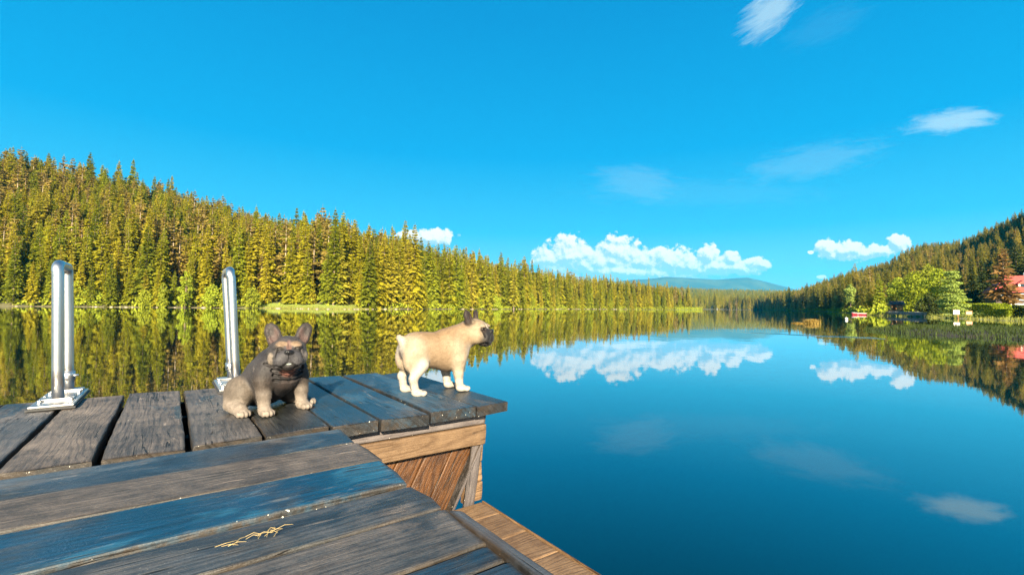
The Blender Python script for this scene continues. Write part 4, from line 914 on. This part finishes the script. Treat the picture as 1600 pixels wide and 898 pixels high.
# stone quay
a_, b_ = Vector((*at(1372, 94), 0)), Vector((*at(1442, 76), 0)); L = (b_ - a_).length; rgq = random.Random(4); mb = MB(); xq = 0
while xq < L:
    wq = rgq.uniform(.7, 1.6)
    for (z0, z1) in ((-.6, .32), (.32, .82)): mb.box(xq, min(L, xq + wq - .02), rgq.uniform(-.05, .03), .6, z0, z1 - .015 + rgq.uniform(-.03, .03), bev=.03)
    xq += wq
o = mb.build("quay_wall", m_stone); o.location = (a_.x - 1.2, a_.y - 1.2, 0); o.rotation_euler = (0, 0, atan2(b_.y - a_.y, b_.x - a_.x)); tag(o, "low dark stone quay wall along the water in front of the brown shed", "wall")
# white board on a post, wooden chest, garden table
xy = at(1494, 63); bd = empty("notice_board", (*xy, G(xy)), R(-20)); tag(bd, "white board on a thin post at the water's edge under the birch", "sign")
MB().box(-.34, .34, -.03, .03, .5, 1.1, bev=.01).build("board", simple("faded_white_paint", (.50, .44, .41), .6), bd); MB().tube([(.18, .05, -.9), (.18, .05, 1.08)], .035).build("post", m_brn, bd); MB().box(-.38, .38, -.06, .05, 1.102, 1.14).build("cap", m_brn, bd)
xy = at(1512, 72); ch = empty("wooden_chest", (*xy, G(xy)), R(-15)); tag(ch, "small reddish wooden chest on the lawn right of the birch", "chest")
MB().box(-.38, .38, -.25, .25, 0, .5).build("body", simple("reddish_boards", (.45, .20, .14), .7), ch); MB().box(-.42, .42, -.29, .29, .503, .57).build("lid", m_brn, ch)
xy = at(1566, 82.5); tb = empty("garden_table", (xy[0] + 1, xy[1], G(xy)), .2); tag(tb, "white garden table on the terrace below the red roofed house", "table")
MB().box(-.9, .9, -.45, .45, .70, .76).build("tabletop", m_whp, tb)
for sx_ in (-1, 1):
    for sy_ in (-1, 1): MB().box(sx_ * .8 - .04, sx_ * .8 + .04, sy_ * .36 - .04, sy_ * .36 + .04, 0, .698).build("leg", m_whp, tb)
# boat, buoy
def boat(xy, rz, L, label):
    root = empty("rowing_boat", (*xy, .0), rz); tag(root, label, "boat"); V = []; F = []; ns, nr = 13, 9
    for i in range(ns):
        t = i / (ns - 1); hw = .62 * (sin(pi * min(1, t * .55 + .45)) ** .6 if t < 1 else .02); hw = max(hw, .03); kz = -.16 + .10 * t ** 3; sh_ = .34 + .16 * t ** 2
        for j in range(nr): a = (j / (nr - 1) - .5) * 2; V.append(((t - .5) * L, hw * np.sign(a) * abs(a) ** .7, kz + (sh_ - kz) * abs(a) ** 2.2))
    for i in range(ns - 1):
        for j in range(nr - 1): q = i * nr + j; F.append((q, q + 1, q + nr + 1, q + nr))
    F.append(tuple(range(nr)))
    o = link("hull", npmesh("hull", V, F, True, [m_redp]), parent=root); o.modifiers.new('thick', 'SOLIDIFY').thickness = .04
    for jj in (0, nr - 1): MB().tube([Vector(V[i * nr + jj]) + Vector((0, 0, .02)) for i in range(ns)], .035, 8).build("gunwale", m_whp, root, True)
    for tx in (-.22, .1): MB().box(tx * L - .13, tx * L + .13, -.50, .50, .16, .20).build("thwart", m_whp, root)
    MB().prism([(.28 * L, -.42), (.28 * L, .42), (.48 * L, .06), (.48 * L, -.06)], 2, .40, .46).build("foredeck", m_whp, root)
boat(at(1341, 95), R(165), 2.5, "red and white rowing boat moored at the right shore")
xy = at(1322, 48.5); by = empty("buoy", (*xy, .03)); tag(by, "white mooring buoy floating in front of the red boat", "buoy")
MB().ell((0, 0, .06), (.145, .145, .15)).build("float", m_whp, by, True); MB().tube([(0, 0, .19), (0, 0, .27)], .03).build("ring_stem", m_slate, by)
# reed bank, reeds, sedge tussocks
RB = np.array([(17.2, 20.8), (17.9, 23.2), (20.5, 25.2), (26, 25.5), (34, 23), (50, 20), (70, 12), (70, 2), (30, 2), (22, 8), (19, 13.5), (18.0, 17)], float)
def poly_dist(x, y, PL):
    d = np.full(x.shape, 1e9); ins = np.zeros(x.shape, bool)
    for (ax, ay), (bx, by_) in zip(PL, np.roll(PL, -1, 0)):
        ex, ey = bx - ax, by_ - ay; t = np.clip(((x - ax) * ex + (y - ay) * ey) / (ex * ex + ey * ey), 0, 1)
        d = np.minimum(d, np.hypot(x - ax - t * ex, y - ay - t * ey)); ins ^= ((ay > y) != (by_ > y)) & (x < (bx - ax) * (y - ay) / (by_ - ay + 1e-12) + ax)
    return np.where(ins, d, -d)
X, Y = np.meshgrid(np.linspace(14, 72, 150), np.linspace(0, 28, 90)); D = poly_dist(X, Y, RB) + (vnoise(X * 1.7, Y * 1.7, 2) - .5) * .5
Z = np.where(D > 0, .02 + .16 * sstep(D, 0, 1.2), np.maximum(-.6, D * .8) - .0) + (vnoise(X * 3, Y * 3, 9) - .5) * .05
idx = np.arange(X.size).reshape(X.shape); F = np.stack([idx[:-1, :-1], idx[:-1, 1:], idx[1:, 1:], idx[1:, :-1]], -1).reshape(-1, 4)
m_mud = simple("mud", (.022, .017, .008), .8, 2, .4); tag(link("reed_bank", npmesh("reed_bank", np.stack([X, Y, Z], -1).reshape(-1, 3), F, True, [m_mud])), kind='structure')
def blades(n, fx, hmin, hmax, wd, seed, lean=.35):
    rg = np.random.default_rng(seed); b = fx(rg, n); n = len(b); h = rg.uniform(hmin, hmax, n); a = rg.uniform(0, 6.28, n); la = rg.uniform(0, 6.28, n); ln = np.abs(rg.normal(0, lean, n)) * h
    w_ = np.stack([np.cos(a), np.sin(a), 0 * a], 1) * wd * rg.uniform(.6, 1.4, n)[:, None]; l = np.stack([np.cos(la) * ln, np.sin(la) * ln, h], 1)
    m_ = b + l * np.array([.35, .35, .6]); t = b + l
    V = np.stack([b - w_, b + w_, m_ + w_ * .8, m_ - w_ * .8, t + w_ * .1, t - w_ * .1], 1).reshape(-1, 3); q = np.arange(n)[:, None] * 6
    return V, np.concatenate([q + np.array([0, 1, 2, 3]), q + np.array([3, 2, 4, 5])])
def reed_pts(rg, n):
    x = 16.5 + 34 * rg.random(n * 4) ** 1.6; y = rg.uniform(2, 26, n * 4); D = poly_dist(x, y, RB); k = D > .05 + .25 * rg.random(n * 4); x, y, D = x[k][:n], y[k][:n], D[k][:n]
    return np.stack([x, y, .02 + .16 * sstep(D, 0, 1.2) - .03], 1)
m_reed = leaf_mat("reed_blades", [(0, (.035, .052, .018)), (.5, (.06, .08, .028)), (1, (.09, .10, .035))], .3, .35)
def edge_pts(rg, n):
    x = rg.uniform(16.5, 48, n * 12); y = rg.uniform(2, 26, n * 12); D = poly_dist(x, y, RB); k = (D > -.25) & (D < 1.3); x, y, D = x[k][:n], y[k][:n], D[k][:n]; return np.stack([x, y, .02 + .16 * sstep(D, 0, 1.2) - .05], 1)
V, F = blades(34000, reed_pts, .06, .24, .009, 1); V2, F2 = blades(16000, edge_pts, .07, .23, .010, 3); F = np.concatenate([F, F2 + len(V)]); V = np.concatenate([V, V2]); tag(link("reeds", npmesh("reeds", V, F, False, [m_reed])), kind='stuff')
m_sed = leaf_mat("dry_sedge", [(0, (.20, .125, .03)), (1, (.26, .18, .055))], .3, 8)
for (pxx, Yd, rx, ry, hh, lab) in [(1268, 33.5, .55, .5, .42, "taller rust brown sedge tussock standing in the water"), (1247, 33.2, .45, .3, .16, "lower flat sedge tussock to the left of the taller one")]:
    c = at(pxx, Yd); rr = (rx, ry)
    def pf(rg, n, rr=rr): q = rg.normal(0, .36, (n, 2)); q = q[np.hypot(q[:, 0], q[:, 1]) < 1.1]; n = len(q); return np.stack([q[:, 0] * rr[0], q[:, 1] * rr[1], np.full(n, -.05)], 1)
    V, F = blades(900, pf, hh * .3, hh, .012, 5, .6); o = link("sedge_tussock", npmesh("sedge_tussock", V, F, False, [m_sed])); o.location = (*c, 0); tag(o, lab, "tussock", "sedge tussocks in the lake")
# grass along the left glade and the garden shore
def gl_pts(rg, n):
    x = np.concatenate([rg.uniform(-66, -24, n * 5), rg.uniform(46, 82, n * 5)]); y = np.concatenate([rg.uniform(100, 128, n * 5), rg.uniform(40, 104, n * 5)]); dd = lake_dist(x, y); k = (dd > .1) & (dd < 6) & (rg.random(len(dd)) < np.exp(-dd / 2.5)); x, y = x[k], y[k]; return np.stack([x, y, zt(x, y) - .05], 1)
m_gr = leaf_mat("shore_grass_blades", [(0, (.14, .16, .03)), (1, (.20, .19, .05))], .3, .3)
V, F = blades(9000, gl_pts, .12, .42, .035, 6); tag(link("shore_grass", npmesh("shore_grass", V, F, False, [m_gr])), kind='stuff')
def under(rg, n):
    x = np.concatenate([rg.uniform(-175, 165, n * 9), rg.uniform(66, 320, n * 3)]); y = np.concatenate([rg.uniform(30, 400, n * 9), rg.uniform(84, 610, n * 3)]); dd = lake_dist(x, y); u = 800 + 720 * x / y
    k = (dd > .2) & (dd < 7) & ~((u > 395) & (u < 560) & (dd < 6.5)) & ~((u > 1385) & (u < 1700)) & (vnoise(x * .35, y * .35, 6) > .22); x, y, dd = x[k], y[k], dd[k]
    hh = (.5 + 1.9 * vnoise(x * .5, y * .5, 11)) * rg.uniform(.1, 1, len(x)); return np.stack([x, y, zt(x, y) + hh], 1)
rg = np.random.default_rng(77); q = under(rg, 60000); V, Q = leaf_cloud(rg, [(0, 0, 0, 1e-4, 1e-4, 1e-4)], len(q), .30); V = (V.reshape(-1, 4, 3) + q[:, None, :]).reshape(-1, 3)
tag(link("undergrowth", npmesh("undergrowth", V, Q, False, [M_OLV])), kind='stuff'); print("undergrowth", len(q))
# stones along the left waterline
rgs = np.random.default_rng(12); bmx = []
seg = LAKE[3:20]; sl2 = np.concatenate([[0], np.cumsum(np.linalg.norm(np.diff(seg, axis=0), axis=1))])
for k in range(90):
    t = rgs.uniform(0, sl2[-1] * .75); p = np.array([np.interp(t, sl2, seg[:, q]) for q in (0, 1)]) + rgs.normal(0, .35, 2); s = rgs.uniform(.12, .38)
    if k == 0:
        b = bmesh.new(); bmesh.ops.create_icosphere(b, subdivisions=2, radius=1)
        for v in b.verts: v.co *= 1 + .25 * (float(vnoise(v.co.x * 2 + 3, v.co.y * 2 + v.co.z * 3, 4)) - .5) * 2; v.co.z *= .6
        stone = bpy.data.meshes.new("shore_stone"); b.to_mesh(stone); stone.materials.append(simple("pale_stone", (.20, .165, .12), .85, 4, .3))
    o = bpy.data.objects.new("shore_stone", stone); COL.objects.link(o); o.location = (p[0], p[1], .05); o.scale = (s * 1.4, s, s * .8); o.rotation_euler = (0, 0, rgs.uniform(0, 6))
    tag(o, "pale stone lying at the waterline of the left shore", "stone", "stones at the left waterline")
